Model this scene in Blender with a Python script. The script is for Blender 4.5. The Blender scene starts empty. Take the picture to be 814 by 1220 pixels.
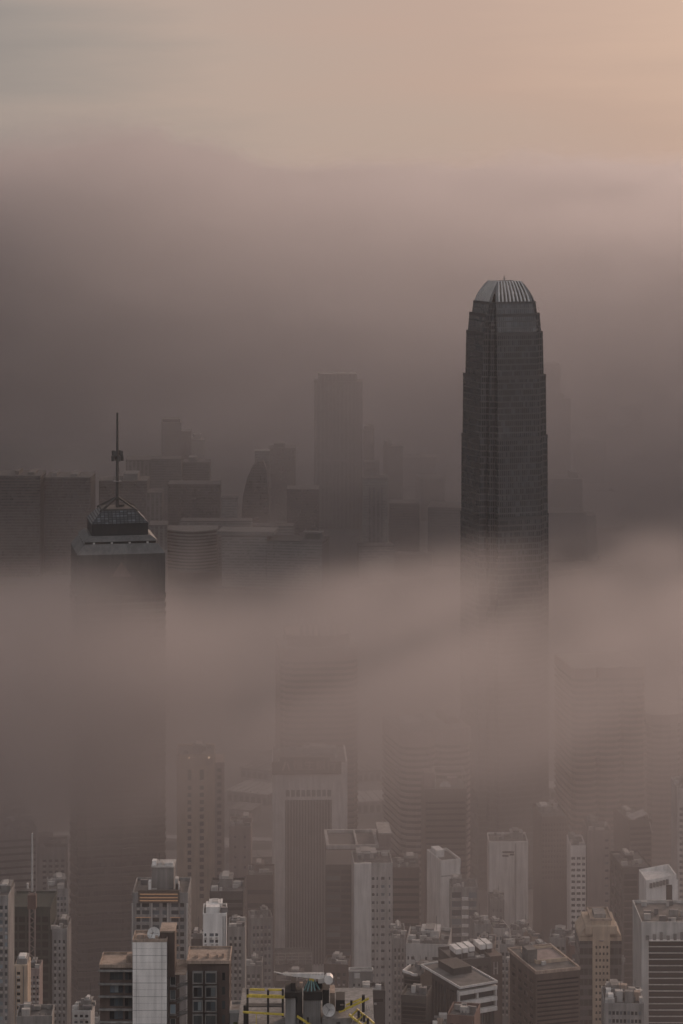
import bpy, math, random
from math import radians as R, sin, cos, pi
from mathutils import Vector, Matrix

FOG_ON = True
random.seed(7)
sc = bpy.context.scene
C = sc.collection

# ------------------------------------------------------------------ camera: a level view with vertical shift from the hill, 480 m up
CAMZ, FOC, HY, HX = 480.0, 2900.0, 227.0, 407.0
cam = bpy.data.cameras.new('camera')
co = bpy.data.objects.new('camera', cam)
C.objects.link(co)
sc.camera = co
co.location = (0, 0, CAMZ)
co.rotation_euler = (R(90), 0, 0)
cam.sensor_fit = 'VERTICAL'
cam.sensor_height = 36
cam.lens = FOC / 1220 * 36
cam.shift_y = (HY - 610) / 1220
cam.clip_start = 1
cam.clip_end = 60000


def X(px, D): return (px - HX) / FOC * D
def Z(py, D): return CAMZ - (py - HY) / FOC * D
def MPP(D): return D / FOC


def ground_z(D):
    pts = [(-3000, 462), (0, 455), (300, 330), (600, 190), (900, 70), (1200, 6), (1400, 4), (9e4, 4)]
    for (a, za), (b, zb) in zip(pts, pts[1:]):
        if D <= b:
            return za + (zb - za) * (D - a) / (b - a)
    return 4


# ------------------------------------------------------------------ materials
def mat(name, col, rough=.8, var=.25, streak=.35, metal=0., scale=.12, emit=None):
    m = bpy.data.materials.new(name)
    m.use_nodes = True
    t = m.node_tree
    N, L = t.nodes, t.links
    b = N['Principled BSDF']
    b.inputs['Roughness'].default_value = rough
    b.inputs['Metallic'].default_value = metal
    tc = N.new('ShaderNodeTexCoord')
    mp = N.new('ShaderNodeMapping')
    mp.inputs['Scale'].default_value = (1, 1, .09)
    L.new(tc.outputs['Object'], mp.inputs[0])
    n1 = N.new('ShaderNodeTexNoise')
    n1.inputs['Scale'].default_value = scale * 6
    n1.inputs['Detail'].default_value = 5
    L.new(mp.outputs[0], n1.inputs['Vector'])
    n2 = N.new('ShaderNodeTexNoise')
    n2.inputs['Scale'].default_value = scale
    n2.inputs['Detail'].default_value = 4
    L.new(tc.outputs['Object'], n2.inputs['Vector'])
    oi = N.new('ShaderNodeObjectInfo')

    def rng(src, lo, hi):
        r = N.new('ShaderNodeMapRange')
        r.inputs['From Min'].default_value = .3
        r.inputs['From Max'].default_value = .7
        r.inputs['To Min'].default_value = lo
        r.inputs['To Max'].default_value = hi
        L.new(src, r.inputs['Value'])
        return r.outputs[0]
    a = rng(n1.outputs[0], 1 - streak, 1 + streak * .3)
    c = rng(n2.outputs[0], 1 - var, 1 + var * .6)
    mm = N.new('ShaderNodeMath')
    mm.operation = 'MULTIPLY'
    L.new(a, mm.inputs[0])
    L.new(c, mm.inputs[1])
    v = N.new('ShaderNodeVectorMath')
    v.operation = 'SCALE'
    v.inputs[0].default_value = col
    L.new(mm.outputs[0], v.inputs['Scale'])
    L.new(v.outputs[0], b.inputs['Base Color'])
    if emit:
        b.inputs['Emission Color'].default_value = (*emit[0], 1)
        b.inputs['Emission Strength'].default_value = emit[1]
    return m


def glass(name, col=(.024, .028, .032), rough=.16, spread=5.):
    """dark window glass; each pane object takes its own tone (curtains, blinds, dark rooms)"""
    m = bpy.data.materials.new(name)
    m.use_nodes = True
    t = m.node_tree
    N, L = t.nodes, t.links
    b = N['Principled BSDF']
    b.inputs['Roughness'].default_value = rough
    b.inputs['Specular IOR Level'].default_value = .3
    oi = N.new('ShaderNodeObjectInfo')
    p = N.new('ShaderNodeMath')
    p.operation = 'POWER'
    p.inputs[1].default_value = 3
    L.new(oi.outputs['Random'], p.inputs[0])
    r = N.new('ShaderNodeMath')
    r.operation = 'MULTIPLY_ADD'
    r.inputs[1].default_value = spread
    r.inputs[2].default_value = .7
    L.new(p.outputs[0], r.inputs[0])
    v = N.new('ShaderNodeVectorMath')
    v.operation = 'SCALE'
    v.inputs[0].default_value = col
    L.new(r.outputs[0], v.inputs['Scale'])
    L.new(v.outputs[0], b.inputs['Base Color'])
    return m


def curtain(name, frame, pane, floor=4.0, mull=1.5, band=.4, line=.14, rough=.35, mdark=.75, tint=None):
    """curtain wall: floor bands and mullion lines from the object's own coordinates"""
    m = bpy.data.materials.new(name)
    m.use_nodes = True
    t = m.node_tree
    N, L = t.nodes, t.links
    b = N['Principled BSDF']
    tc = N.new('ShaderNodeTexCoord')
    s = N.new('ShaderNodeSeparateXYZ')
    L.new(tc.outputs['Object'], s.inputs[0])
    sn = N.new('ShaderNodeSeparateXYZ')
    L.new(tc.outputs['Normal'], sn.inputs[0])

    def M(op, a, bb=0., c=0.):
        n = N.new('ShaderNodeMath')
        n.operation = op
        for k, q in enumerate((a, bb, c)):
            if isinstance(q, (int, float)):
                n.inputs[k].default_value = q
            else:
                L.new(q, n.inputs[k])
        return n.outputs[0]
    u = M('ADD', M('MULTIPLY', s.outputs[0], M('ABSOLUTE', sn.outputs[1])), M('MULTIPLY', s.outputs[1], M('ABSOLUTE', sn.outputs[0])))
    fz = M('FRACT', M('DIVIDE', s.outputs[2], floor))
    fu = M('FRACT', M('ADD', M('DIVIDE', u, mull), 400.0))
    hb = M('LESS_THAN', fz, band)
    vb = M('MULTIPLY', M('LESS_THAN', fu, line), mdark)
    mask = M('MAXIMUM', hb, vb)
    # per-pane tone
    wn = N.new('ShaderNodeTexWhiteNoise')
    cv = N.new('ShaderNodeCombineXYZ')
    L.new(M('FLOOR', M('DIVIDE', u, mull)), cv.inputs[0])
    L.new(M('FLOOR', M('DIVIDE', s.outputs[2], floor)), cv.inputs[1])
    L.new(cv.outputs[0], wn.inputs['Vector'])
    tone = M('MULTIPLY_ADD', M('POWER', wn.outputs[0], 3), 1.8, .75)
    v = N.new('ShaderNodeVectorMath')
    v.operation = 'SCALE'
    v.inputs[0].default_value = pane
    L.new(tone, v.inputs['Scale'])
    mx = N.new('ShaderNodeMix')
    mx.data_type = 'RGBA'
    L.new(mask, mx.inputs['Factor'])
    L.new(v.outputs[0], mx.inputs['A'])
    nz = N.new('ShaderNodeTexNoise')
    nz.inputs['Scale'].default_value = .05
    L.new(tc.outputs['Object'], nz.inputs['Vector'])
    v2 = N.new('ShaderNodeVectorMath')
    v2.operation = 'SCALE'
    v2.inputs[0].default_value = frame
    L.new(M('MULTIPLY_ADD', nz.outputs[0], .8, .6), v2.inputs['Scale'])
    L.new(v2.outputs[0], mx.inputs['B'])
    L.new(mx.outputs['Result'], b.inputs['Base Color'])
    L.new(M('MULTIPLY_ADD', mask, .45, rough * .5), b.inputs['Roughness'])
    return m


K = dict(
    white=mat('white_tiles', (.78, .755, .73), .6, .12, .26),
    pale=mat('pale_render', (.48, .465, .45), .8, .2, .35),
    grey=mat('grey_render', (.27, .265, .26), .85, .25, .4),
    concrete=mat('concrete', (.24, .23, .22), .9, .3, .4),
    dark=mat('dark_cladding', (.055, .052, .05), .6, .25, .3),
    brown=mat('brown_stone', (.10, .075, .066), .6, .25, .3),
    redbrown=mat('red_brown_tile', (.15, .095, .08), .7, .25, .3),
    beige=mat('beige_stone', (.46, .365, .28), .75, .2, .3),
    mauve=mat('mauve_tile', (.26, .21, .20), .75, .2, .3),
    tan=mat('tan_roof_slab', (.36, .285, .235), .9, .3, .3, scale=.5),
    roof=mat('roof_felt', (.14, .132, .125), .95, .35, .2, scale=.4),
    paleroof=mat('pale_roof_sheet', (.42, .40, .38), .7, .25, .2, scale=.3),
    metal=mat('dull_metal', (.22, .22, .225), .45, .2, .2, .6),
    whitepaint=mat('white_paint', (.66, .64, .62), .5, .12, .25),
    steel=mat('blued_steel', (.045, .046, .048), .5, .15, .2),
    fargrey=mat('far_grey_render', (.10, .10, .098), .85, .2, .3),
    farroof=mat('far_roof_felt', (.05, .05, .05), .95, .3, .2, scale=.2),
    crown=mat('crown_steel', (.10, .102, .105), .45, .15, .2),
    crownfin=mat('crown_fin_steel', (.42, .41, .40), .5, .15, .2),
    slate=mat('slate_cladding', (.10, .098, .096), .6, .25, .3),
    teal=mat('teal_paint', (.10, .19, .19), .5, .2, .2),
    yellow=mat('yellow_paint', (.58, .46, .08), .5, .25, .3, scale=.8),
    black=mat('black_rubber', (.022, .021, .021), .7, .2, .2),
    green=mat('green_netting', (.032, .044, .036), .9, .3, .4),
    copper=mat('copper_strip', (.42, .24, .14), .4, .1, .1, emit=((1., .55, .3), .10)),
    lamp=mat('lamp_glass', (.8, .6, .4), .4, .0, .0, emit=((1., .72, .45), .7)),
    glass=glass('window_glass'),
    glassblue=glass('blue_grey_glass', (.05, .062, .07), .14),
    glassdark=glass('dark_glass', (.012, .013, .014), .2, 1.6),
    curtainpane=glass('curtained_glass', (.075, .085, .088), .2, 2.2),
    sign=mat('sign_brown', (.075, .058, .045), .6, .1, .1),
    letter=mat('sign_letters', (.34, .29, .24), .5, .05, .05),
    asphalt=mat('asphalt', (.05, .049, .048), .9, .3, .1, scale=.05),
    planter=mat('planter_foliage', (.07, .09, .03), .9, .5, .2, scale=1.5),
    ship=mat('ship_hull', (.045, .045, .05), .6, .2, .2),
)
K['cw_steel'] = curtain('steel_curtain_wall', (.062, .064, .067), (.03, .033, .036), 4.2, 1.5, .24, .3, .3, 1.)
K['cw_dark'] = curtain('dark_curtain_wall', (.085, .085, .086), (.035, .037, .04), 3.8, 1.6, .38, .12)
K['cw_brown'] = curtain('brown_curtain_wall', (.19, .15, .135), (.03, .028, .027), 3.7, 1.6, .5, .12)
K['cw_grey'] = curtain('grey_slab_wall', (.055, .054, .054), (.034, .035, .036), 3.4, 3.2, .5, .3)
K['cw_pale'] = curtain('pale_slab_wall', (.10, .098, .096), (.06, .06, .06), 3.4, 3.0, .55, .3)
K['cw_fin'] = curtain('finned_slab_wall', (.06, .06, .06), (.034, .035, .036), 3.6, 5.5, .18, .42, .35, 1.)
K['cw_fardark'] = curtain('far_dark_slab_wall', (.024, .024, .025), (.017, .018, .019), 3.6, 2.4, .4, .2)
K['cw_roof'] = curtain('glazed_roof', (.012, .012, .013), (.034, .038, .043), 1.15, 1.5, .22, .2, .7, 1.)


# ------------------------------------------------------------------ mesh collecting
class MB:
    def __init__(s):
        s.v, s.f = [], []

    def add(s, v, f):
        n = len(s.v)
        s.v += [tuple(p) for p in v]
        s.f += [tuple(i + n for i in q) for q in f]

    def box(s, x0, x1, y0, y1, z0, z1):
        s.add([(x0, y0, z0), (x1, y0, z0), (x1, y1, z0), (x0, y1, z0), (x0, y0, z1), (x1, y0, z1), (x1, y1, z1), (x0, y1, z1)],
              [(0, 3, 2, 1), (4, 5, 6, 7), (0, 1, 5, 4), (1, 2, 6, 5), (2, 3, 7, 6), (3, 0, 4, 7)])
        return s

    def prism(s, poly, z0, z1, top=None):
        n = len(poly)
        top = top or poly
        s.add([(*p[:2], z0) for p in poly] + [(*p[:2], z1) for p in top],
              [tuple(range(n - 1, -1, -1)), tuple(range(n, 2 * n))] + [(i, (i + 1) % n, n + (i + 1) % n, n + i) for i in range(n)])
        return s

    def bar(s, a, b, w, h=None):
        """square bar between two points"""
        a, b = Vector(a), Vector(b)
        h = h or w
        d = (b - a).normalized()
        up = Vector((0, 0, 1)) if abs(d.z) < .95 else Vector((0, 1, 0))
        r = d.cross(up).normalized() * w / 2
        u = r.cross(d).normalized() * h / 2
        s.add([a - r - u, a + r - u, a + r + u, a - r + u, b - r - u, b + r - u, b + r + u, b - r + u],
              [(0, 1, 2, 3), (7, 6, 5, 4), (0, 4, 5, 1), (1, 5, 6, 2), (2, 6, 7, 3), (3, 7, 4, 0)])
        return s

    def cyl(s, c, r, z0, z1, n=12, r1=None):
        r1 = r if r1 is None else r1
        p = [(c[0] + r * cos(2 * pi * i / n), c[1] + r * sin(2 * pi * i / n)) for i in range(n)]
        q = [(c[0] + r1 * cos(2 * pi * i / n), c[1] + r1 * sin(2 * pi * i / n)) for i in range(n)]
        return s.prism(p, z0, z1, q)

    def ring(s, x0, x1, y0, y1, z0, z1, t):
        s.box(x0, x1, y0, y0 + t, z0, z1)
        s.box(x0, x1, y1 - t, y1, z0, z1)
        s.box(x0, x0 + t, y0 + t, y1 - t, z0, z1)
        s.box(x1 - t, x1, y0 + t, y1 - t, z0, z1)
        return s

    def grid(s, O, U, W, z0, z1, cols, rows, rec, nrm):
        """wall face with recessed openings"""
        O, U, nrm = Vector(O), Vector(U), Vector(nrm)
        us = sorted({0., W, *[c for q in cols for c in q]})
        zs = sorted({z0, z1, *[c for q in rows for c in q]})
        cin = [any(a <= (u0 + u1) / 2 <= b for a, b in cols) for u0, u1 in zip(us, us[1:])]
        rin = [any(a <= (u0 + u1) / 2 <= b for a, b in rows) for u0, u1 in zip(zs, zs[1:])]

        def p(u, z, d=0.): return O + U * u + Vector((0, 0, z)) - nrm * d
        for j, (a, b) in enumerate(zip(zs, zs[1:])):
            for i, (u0, u1) in enumerate(zip(us, us[1:])):
                if cin[i] and rin[j]:
                    o = [p(u0, a), p(u1, a), p(u1, b), p(u0, b)]
                    q = [p(u0, a, rec), p(u1, a, rec), p(u1, b, rec), p(u0, b, rec)]
                    s.add(o + q, [(4, 5, 6, 7), (0, 1, 5, 4), (1, 2, 6, 5), (2, 3, 7, 6), (3, 0, 4, 7)])
                else:
                    s.add([p(u0, a), p(u1, a), p(u1, b), p(u0, b)], [(0, 1, 2, 3)])

    def mesh(s, name, m):
        me = bpy.data.meshes.new(name)
        me.from_pydata(s.v, [], s.f)
        me.materials.append(m)
        return me

    def obj(s, name, m, parent=None, loc=None):
        o = bpy.data.objects.new(name, s.mesh(name, m))
        C.objects.link(o)
        if parent:
            o.parent = parent
        if loc:
            o.location = loc
        return o


def thing(name, label, cat, loc, rot=0., group=None):
    o = bpy.data.objects.new(name, None)
    C.objects.link(o)
    o.empty_display_size = 2
    o.location = loc
    o.rotation_euler = (0, 0, R(rot))
    o['label'] = label
    o['category'] = cat
    if group:
        o['group'] = group
    return o


def structure(name, mb, m):
    o = mb.obj(name, m)
    o['kind'] = 'structure'
    return o


def link_copy(src, parent, loc):
    o = src.copy()
    C.objects.link(o)
    o.parent = parent
    o.location = loc
    return o


# ------------------------------------------------------------------ buildings
def roof_kit(t, w, d, h, seed, par=1.1, lift=True, wallm=None, n=5, tank=True, rail=False):
    r = random.Random(seed)
    wallm = wallm or K['concrete']
    if par:
        MB().ring(-w / 2 - .05, w / 2 + .05, -.05, d + .05, h - .25, h + par, .3).obj('parapet', wallm, t)
    MB().box(-w / 2 + .3, w / 2 - .3, .3, d - .3, h - .2, h + .06).obj('roof_deck', K['roof'], t)
    zr = h + .06
    if lift:
        lw, ld, lh = w * r.uniform(.3, .55), min(d * .45, 9), r.uniform(2.0, 3.4) * min(1, .45 + w / 26)
        cx, cy = r.uniform(-.25, .25) * w, d * r.uniform(.45, .55)
        mb = MB().box(cx - lw / 2, cx + lw / 2, cy, cy + ld, zr, zr + lh)
        mb.box(cx - lw / 2 - .2, cx + lw / 2 + .2, cy - .2, cy + ld + .2, zr + lh, zr + lh + .3)
        o = mb.obj('machine_room', r.choice([wallm, K['concrete'], K['grey']]), t)
        if tank:
            MB().box(cx - lw * .3, cx + lw * .2, cy + .6, cy + ld - .6, zr + lh + .3, zr + lh + .3 + r.uniform(.5, 1.3) * min(1, .4 + w / 30)).obj('water_tank', r.choice([K['pale'], K['concrete'], K['paleroof']]), t)
        if r.random() < .7:
            MB().cyl((cx + lw * .35, cy + .8), .09, zr + lh + .3, zr + lh + r.uniform(3, 7), 6).obj('antenna', K['metal'], t)
    if w > 7:
        mb = MB()
        for k in range(3):
            ay, a0 = r.uniform(.1, .9) * d, r.uniform(-.42, 0) * w
            a1 = a0 + r.uniform(.15, .42) * w
            mb.bar((a0, ay, zr + .35), (a1, ay, zr + .35), .28)
            mb.bar((a1, ay, zr + .2), (a1, ay, zr + r.uniform(.8, 1.6)), .28)
            mb.obj('roof_pipe', K['metal'], t)
            mb = MB()
    n = int(n * 1.7) + 1
    for k in range(n):
        ax, ay = r.uniform(-.42, .42) * w, r.uniform(.06, .9) * d
        s = r.uniform(.45, 1.5)
        mb = MB().box(ax - s, ax + s, ay - s * .6, ay + s * .6, zr + .2, zr + r.uniform(1.2, 2.4))
        mb.box(ax - s * .8, ax + s * .8, ay - s * .4, ay + s * .4, zr, zr + .2)
        mb.obj('cooling_unit', r.choice([K['paleroof'], K['metal'], K['pale'], K['concrete']]), t)
    if rail:
        mb = MB()
        for a, b in (((-w / 2, .2), (w / 2, .2)), ((-w / 2, .2), (-w / 2, d)), ((w / 2, .2), (w / 2, d))):
            for q in (.5, 1.):
                mb.bar((*a, h + par + q), (*b, h + par + q), .08)
        mb.obj('railing', K['metal'], t)


def uniq_rows(y0, pitch, hpx, n): return [(y0 + i * pitch, y0 + i * pitch + hpx) for i in range(n)]


def B(name, label, cat, x0, x1, yt, D, dep, rot=0., wall='grey', front=None, left=None, right=None, roof=None, rk={}, win='glass', wname='window',
      rec=.35, base=None, group=None):
    """a building: front between the picture columns x0..x1 at distance D, top row yt. openings: (list of column spans 0..1, list of row spans as (top,bottom) px rows)"""
    w = (x1 - x0) * MPP(D) / cos(R(rot))
    zb = ground_z(D) if base is None else base
    h = Z(yt, D) - zb
    t = thing(name, label, cat, (X((x0 + x1) / 2, D), D, zb), rot, group)
    wm = K[wall]
    mb = MB()
    wins = []

    def rows_of(f): return sorted((Z(b, D) - zb, Z(a, D) - zb) for a, b in f[1])
    sides = (('f', front, (-w / 2, 0, 0), (1, 0, 0), w, (0, -1, 0)), ('l', left, (-w / 2, dep, 0), (0, -1, 0), dep, (-1, 0, 0)), ('r', right, (w / 2, 0, 0), (0, 1, 0), dep, (1, 0, 0)))
    for key, f, O, U, W, nr in sides:
        cols = [(a * W, b * W) for a, b in f[0]] if f else []
        rows = rows_of(f) if f else []
        mb.grid(O, U, W, 0., h, cols, rows, rec, nr)
        for c in cols:
            for r_ in rows:
                wins.append((c, r_, Vector(O), Vector(U), Vector(nr)))
    mb.add([(-w / 2, 0, h), (w / 2, 0, h), (w / 2, dep, h), (-w / 2, dep, h)], [(0, 1, 2, 3)])
    mb.add([(w / 2, dep, 0), (-w / 2, dep, 0), (-w / 2, dep, h), (w / 2, dep, h)], [(0, 1, 2, 3)])
    mb.obj('wall', wm, t)
    ra = random.Random(label)
    if D < 1260 and cat in ('apartment tower', 'old block', 'apartment block') and front:
        # small air conditioners under some windows and a few drain pipes down the front
        fw = [q for q in wins if q[4].y < 0][:60]
        src = None
        for c, r_, O, U, nr in ra.sample(fw, min(len(fw), 22)):
            p = O + U * (c[0] + ra.random() * max(.1, c[1] - c[0] - .8)) + Vector((0, 0, r_[0] - ra.choice([.75, .9]))) + nr * .5
            if src is None:
                src = MB().box(0, .85, 0, .48, 0, .6).box(.08, .77, -.02, 0, .08, .52).obj('air_conditioner', K['paleroof'], t, p)
            else:
                link_copy(src, t, p)
        for k in range(2):
            u = ra.uniform(-.46, .46) * w
            if all(not (c[0] - .25 < u + w / 2 < c[1] + .25) for c, *_ in fw):
                MB().bar((u, -.14, 0), (u, -.14, h - .4), .2).obj('drain_pipe', K['metal'], t)
    cache = {}
    wins.sort(key=lambda q: -q[1][0])
    for c, r_, O, U, nr in wins[:100]:
        ww, hh = c[1] - c[0], r_[1] - r_[0]
        k = (round(ww, 2), round(hh, 2), tuple(nr))
        p = O + U * c[0] + Vector((0, 0, r_[0])) - nr * (rec - .03)
        if k not in cache:
            a = U * (ww - .02)
            m2 = MB()
            q = nr * .06
            e = U * .01
            v = [e, e + a, e + a + Vector((0, 0, hh - .01)), e + Vector((0, 0, hh - .01))]
            m2.add(v + [x_ + q for x_ in v], [(4, 5, 6, 7), (0, 1, 5, 4), (1, 2, 6, 5), (2, 3, 7, 6), (3, 0, 4, 7)])
            # thin mullion and transom standing proud of the pane
            nm = max(1, int(ww / 1.6))
            for i in range(1, nm):
                cc = e + U * (ww * i / nm)
                m2.add([cc + q - U * .04, cc + q + U * .04, cc + q + U * .04 + nr * .05, cc + q - U * .04 + nr * .05,
                        cc + q - U * .04 + Vector((0, 0, hh)), cc + q + U * .04 + Vector((0, 0, hh)), cc + q + U * .04 + nr * .05 + Vector((0, 0, hh)), cc + q - U * .04 + nr * .05 + Vector((0, 0, hh))],
                       [(3, 2, 6, 7), (0, 3, 7, 4), (1, 5, 6, 2)])
            cache[k] = m2.obj(wname, K[win], t, p)
        else:
            link_copy(cache[k], t, p)
    if roof is not None:
        roof_kit(t, w, dep, h, roof, wallm=wm, **rk)
    return t, w, h


def even(n, a=.06, b=.94, fill=.6):
    s = (b - a) / n
    return [(a + i * s + s * (1 - fill) / 2, a + i * s + s * (1 + fill) / 2) for i in range(n)]


FULL = [(.03, .97)]
# --- the setting: island ground, harbour, far shore
g = MB()
ys = [-3000, 0, 150, 300, 450, 600, 750, 900, 1050, 1200, 1400, 1800, 2070]
xs = [-6000, -1500, -700, -300, 0, 300, 700, 1500, 6000]
rg = random.Random(3)
for y in ys:
    for x in xs:
        g.v.append((x, y, ground_z(y) + (rg.uniform(-4, 4) if 100 < y < 1000 else 0)))
nx = len(xs)
for j in range(len(ys) - 1):
    for i in range(nx - 1):
        g.f.append((j * nx + i, j * nx + i + 1, (j + 1) * nx + i + 1, (j + 1) * nx + i))
K['ground'] = mat('city_ground', (.16, .15, .143), .95, .5, .1, scale=.02)
structure('ground', g, K['ground'])
wm = bpy.data.materials.new('harbour_water')
wm.use_nodes = True
wb = wm.node_tree.nodes['Principled BSDF']
wb.inputs['Base Color'].default_value = (.03, .038, .042, 1)
wb.inputs['Roughness'].default_value = .22
wn = wm.node_tree.nodes.new('ShaderNodeTexNoise')
wn.inputs['Scale'].default_value = .15
wn.inputs['Detail'].default_value = 6
wtc = wm.node_tree.nodes.new('ShaderNodeTexCoord')
wm.node_tree.links.new(wtc.outputs['Object'], wn.inputs['Vector'])
wbp = wm.node_tree.nodes.new('ShaderNodeBump')
wbp.inputs['Strength'].default_value = .35
wbp.inputs['Distance'].default_value = 2
wm.node_tree.links.new(wn.outputs[0], wbp.inputs['Height'])
wm.node_tree.links.new(wbp.outputs[0], wb.inputs['Normal'])
m_ = MB()
m_.add([(-40000, 1900, 0), (40000, 1900, 0), (40000, 45000, 0), (-40000, 45000, 0)], [(0, 1, 2, 3)])
structure('water', m_, wm)
sh = [(-9000, 2930), (X(60, 2940), 2940), (X(230, 2910), 2910), (X(395, 2890), 2890), (X(470, 2950), 2950), (X(560, 3000), 3000), (X(650, 3040), 3040), (X(742, 3080), 3080),
      (X(735, 3130), 3130), (X(700, 3200), 3200), (X(712, 3420), 3420), (X(745, 3440), 3440), (X(735, 3560), 3560), (X(760, 3900), 3900), (X(800, 4000), 4000), (9000, 4300), (9000, 9000), (-9000, 9000)]
structure('far_shore_ground', MB().prism(sh, -4, 4.5), mat('far_ground', (.05, .05, .05), .95, .2, .1, scale=.01))

# roads and open strips by the waterfront
def strip(name, pts, wd, z, m, kind=True):
    mb = MB()
    for a, b in zip(pts, pts[1:]):
        mb.bar((*a, z), (*b, z), wd, .3)
    return structure(name, mb, m) if kind else mb
strip('waterfront_road', [(X(-150, 1790), 1790), (X(330, 1760), 1760), (X(520, 1800), 1800), (X(900, 1760), 1760)], 22, 4.2, K['asphalt'])
strip('harbour_road', [(X(225, 1620), 1620), (X(300, 1900), 1900), (X(470, 1985), 1985)], 14, 4.7, K['asphalt'])
strip('pavement', [(X(-150, 1815), 1815), (X(330, 1784), 1784), (X(520, 1826), 1826), (X(900, 1786), 1786)], 9, 4.25, K['pale'])

# ------------------------------------------------------------------ the tall tower with the curved crown
def notch(a, b, m):
    q = [(a, -b), (a, b), (m, b), (m, m), (b, m), (b, a), (-b, a), (-b, m), (-m, m), (-m, b), (-a, b), (-a, -b), (-m, -b), (-m, -m), (-b, -m), (-b, -a), (b, -a), (b, -m), (m, -m), (m, -b)]
    return q


D_I = 1650
t = thing('skyscraper', 'tallest tower, dark grey with stepped shoulders and a clawed rounded crown above the fog', 'skyscraper', (X(601, 1680), 1680, 4), 20)
zi = lambda y: Z(y, 1652) - 4
ST = [  # y bottom, y top, half size a bottom, a top, panel half b, core m
    (1100, 617, 26.2, 26.0, 16.2, 20.6),
    (617, 522, 25.5, 25.3, 16.0, 20.2),
    (522, 449, 24.6, 24.2, 15.7, 19.7),
    (449, 397, 22.7, 22.0, 15.3, 18.6),
    (397, 375, 21.1, 19.9, 14.7, 17.4),
    (375, 361, 18.4, 17.2, 13.9, 15.6)]
for i, (yb, yt, a0, a1, b_, m__) in enumerate(ST):
    z0, z1 = zi(yb), zi(yt)
    if i == 0:
        z0 = 0
    MB().prism(notch(a0, b_, m__), z0, z1, notch(a1, b_, m__ - (a0 - a1))).obj('facade_tier', K['cw_steel'], t)
    nf = max(1, int((z1 - max(z0, 100)) / 4.2))
    mb = MB()
    for k in range(nf):
        z = z1 - 4.2 * k - .5
        f = (z - z0) / (z1 - z0)
        a = a0 + (a1 - a0) * f
        mm_ = m__ - (a0 - a) if i else m__ - (a0 - a1) * f
        # slim ledge ring on every floor of the four projecting bays
        for sx, sy in ((1, 0), (-1, 0), (0, 1), (0, -1)):
            if sx:
                mb.box(min(sx * (a - .3), sx * (a + .14)), max(sx * (a - .3), sx * (a + .14)), -b_ - .1, b_ + .1, z - (1.6 if k == 0 else .3), z + (.9 if k == 0 else 0))
            else:
                mb.box(-b_ - .1, b_ + .1, min(sy * (a - .3), sy * (a + .14)), max(sy * (a - .3), sy * (a + .14)), z - (1.6 if k == 0 else .3), z + (.9 if k == 0 else 0))
    mb.obj('floor_ledge', K['steel'], t)
# inner corner shafts end lower than the bays
for sx in (-1, 1):
    for sy in (-1, 1):
        MB().box(min(sx * 13.2, sx * 17.6), max(sx * 13.2, sx * 17.6), min(sy * 13.2, sy * 17.6), max(sy * 13.2, sy * 17.6), zi(420), zi(384)).obj('corner_shaft', K['cw_dark'], t)
zc, ztp = zi(361), zi(336)
MB().prism([(-12.5, -12.5), (12.5, -12.5), (12.5, 12.5), (-12.5, 12.5)], zc - 3, zc + 5, [(-9, -9), (9, -9), (9, 9), (-9, 9)]).obj('crown_core', K['dark'], t)


def crown_profile(f): return 17.2 - 8.4 * f ** 1.5, zc - 1.5 + (ztp - zc + 1.5) * f


for side in range(4):
    ang = side * pi / 2
    ca, sa = cos(ang), sin(ang)
    NF = 9
    for k in range(NF):
        u = (k - (NF - 1) / 2) * (25.5 / NF)
        mb = MB()
        rows = []
        for s_ in range(7):
            f = s_ / 6
            r_, z = crown_profile(f)
            hw = .62 - .2 * f
            uu = u * (1 - .28 * f ** 1.5)
            rows.append([(uu - hw, -r_), (uu + hw, -r_), (uu + hw, -r_ + 2.4), (uu - hw, -r_ + 2.4)])
            rows[-1] = [(x * ca - y * sa, x * sa + y * ca, z) for x, y in rows[-1]]
        for a, b in zip(rows, rows[1:]):
            mb.add(a + b, [(0, 1, 5, 4), (1, 2, 6, 5), (2, 3, 7, 6), (3, 0, 4, 7)])
        mb.add(rows[-1], [(0, 1, 2, 3)])
        mb.obj('crown_fin', K['crownfin'], t)
    # closed side plates at both ends of each face (the crown looks solid at the flanks)
    for sg in (-1, 1):
        mb = MB()
        rows = []
        for s_ in range(7):
            f = s_ / 6 * .98
            r_, z = crown_profile(f)
            ui, uo = 13, min(r_ - .1, 13.9 * (1 - .28 * f ** 1.5))
            q = [(sg * (uo - 2.6), -r_ + .3), (sg * uo, -r_ + .3), (sg * uo, -r_ + 1.2), (sg * (uo - 2.6), -r_ + 1.2)]
            rows.append([(x * ca - y * sa, x * sa + y * ca, z) for x, y in q])
        for a, b in zip(rows, rows[1:]):
            mb.add(a + b, [(0, 1, 5, 4), (1, 2, 6, 5), (2, 3, 7, 6), (3, 0, 4, 7)])
        mb.obj('crown_plate', K['crown'], t)
mb = MB().cyl((0, 0), .35, zc + 6, ztp + 3.4, 8).box(-1.2, 1.2, -.2, .2, ztp + 1, ztp + 1.4)
mb.bar((-2, 0, zc + 6), (0, 0, ztp), .3).bar((2, 0, zc + 6), (0, 0, ztp), .3)
mb.obj('roof_mast', K['metal'], t)

# ------------------------------------------------------------------ the tower with pyramid roof and mast
D_C = 1300
rotc = 10.6
t = thing('mast_tower', 'dark tower on the left with a pyramid roof and tall aerial mast rising from fog', 'tower', (X(135.5, 1300), 1300 + 22, 4), rotc)
S = 23.1
zc_ = lambda y, inset=0: 480 - (y - 227) / 2900 * (1300 + inset) - 4


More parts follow.
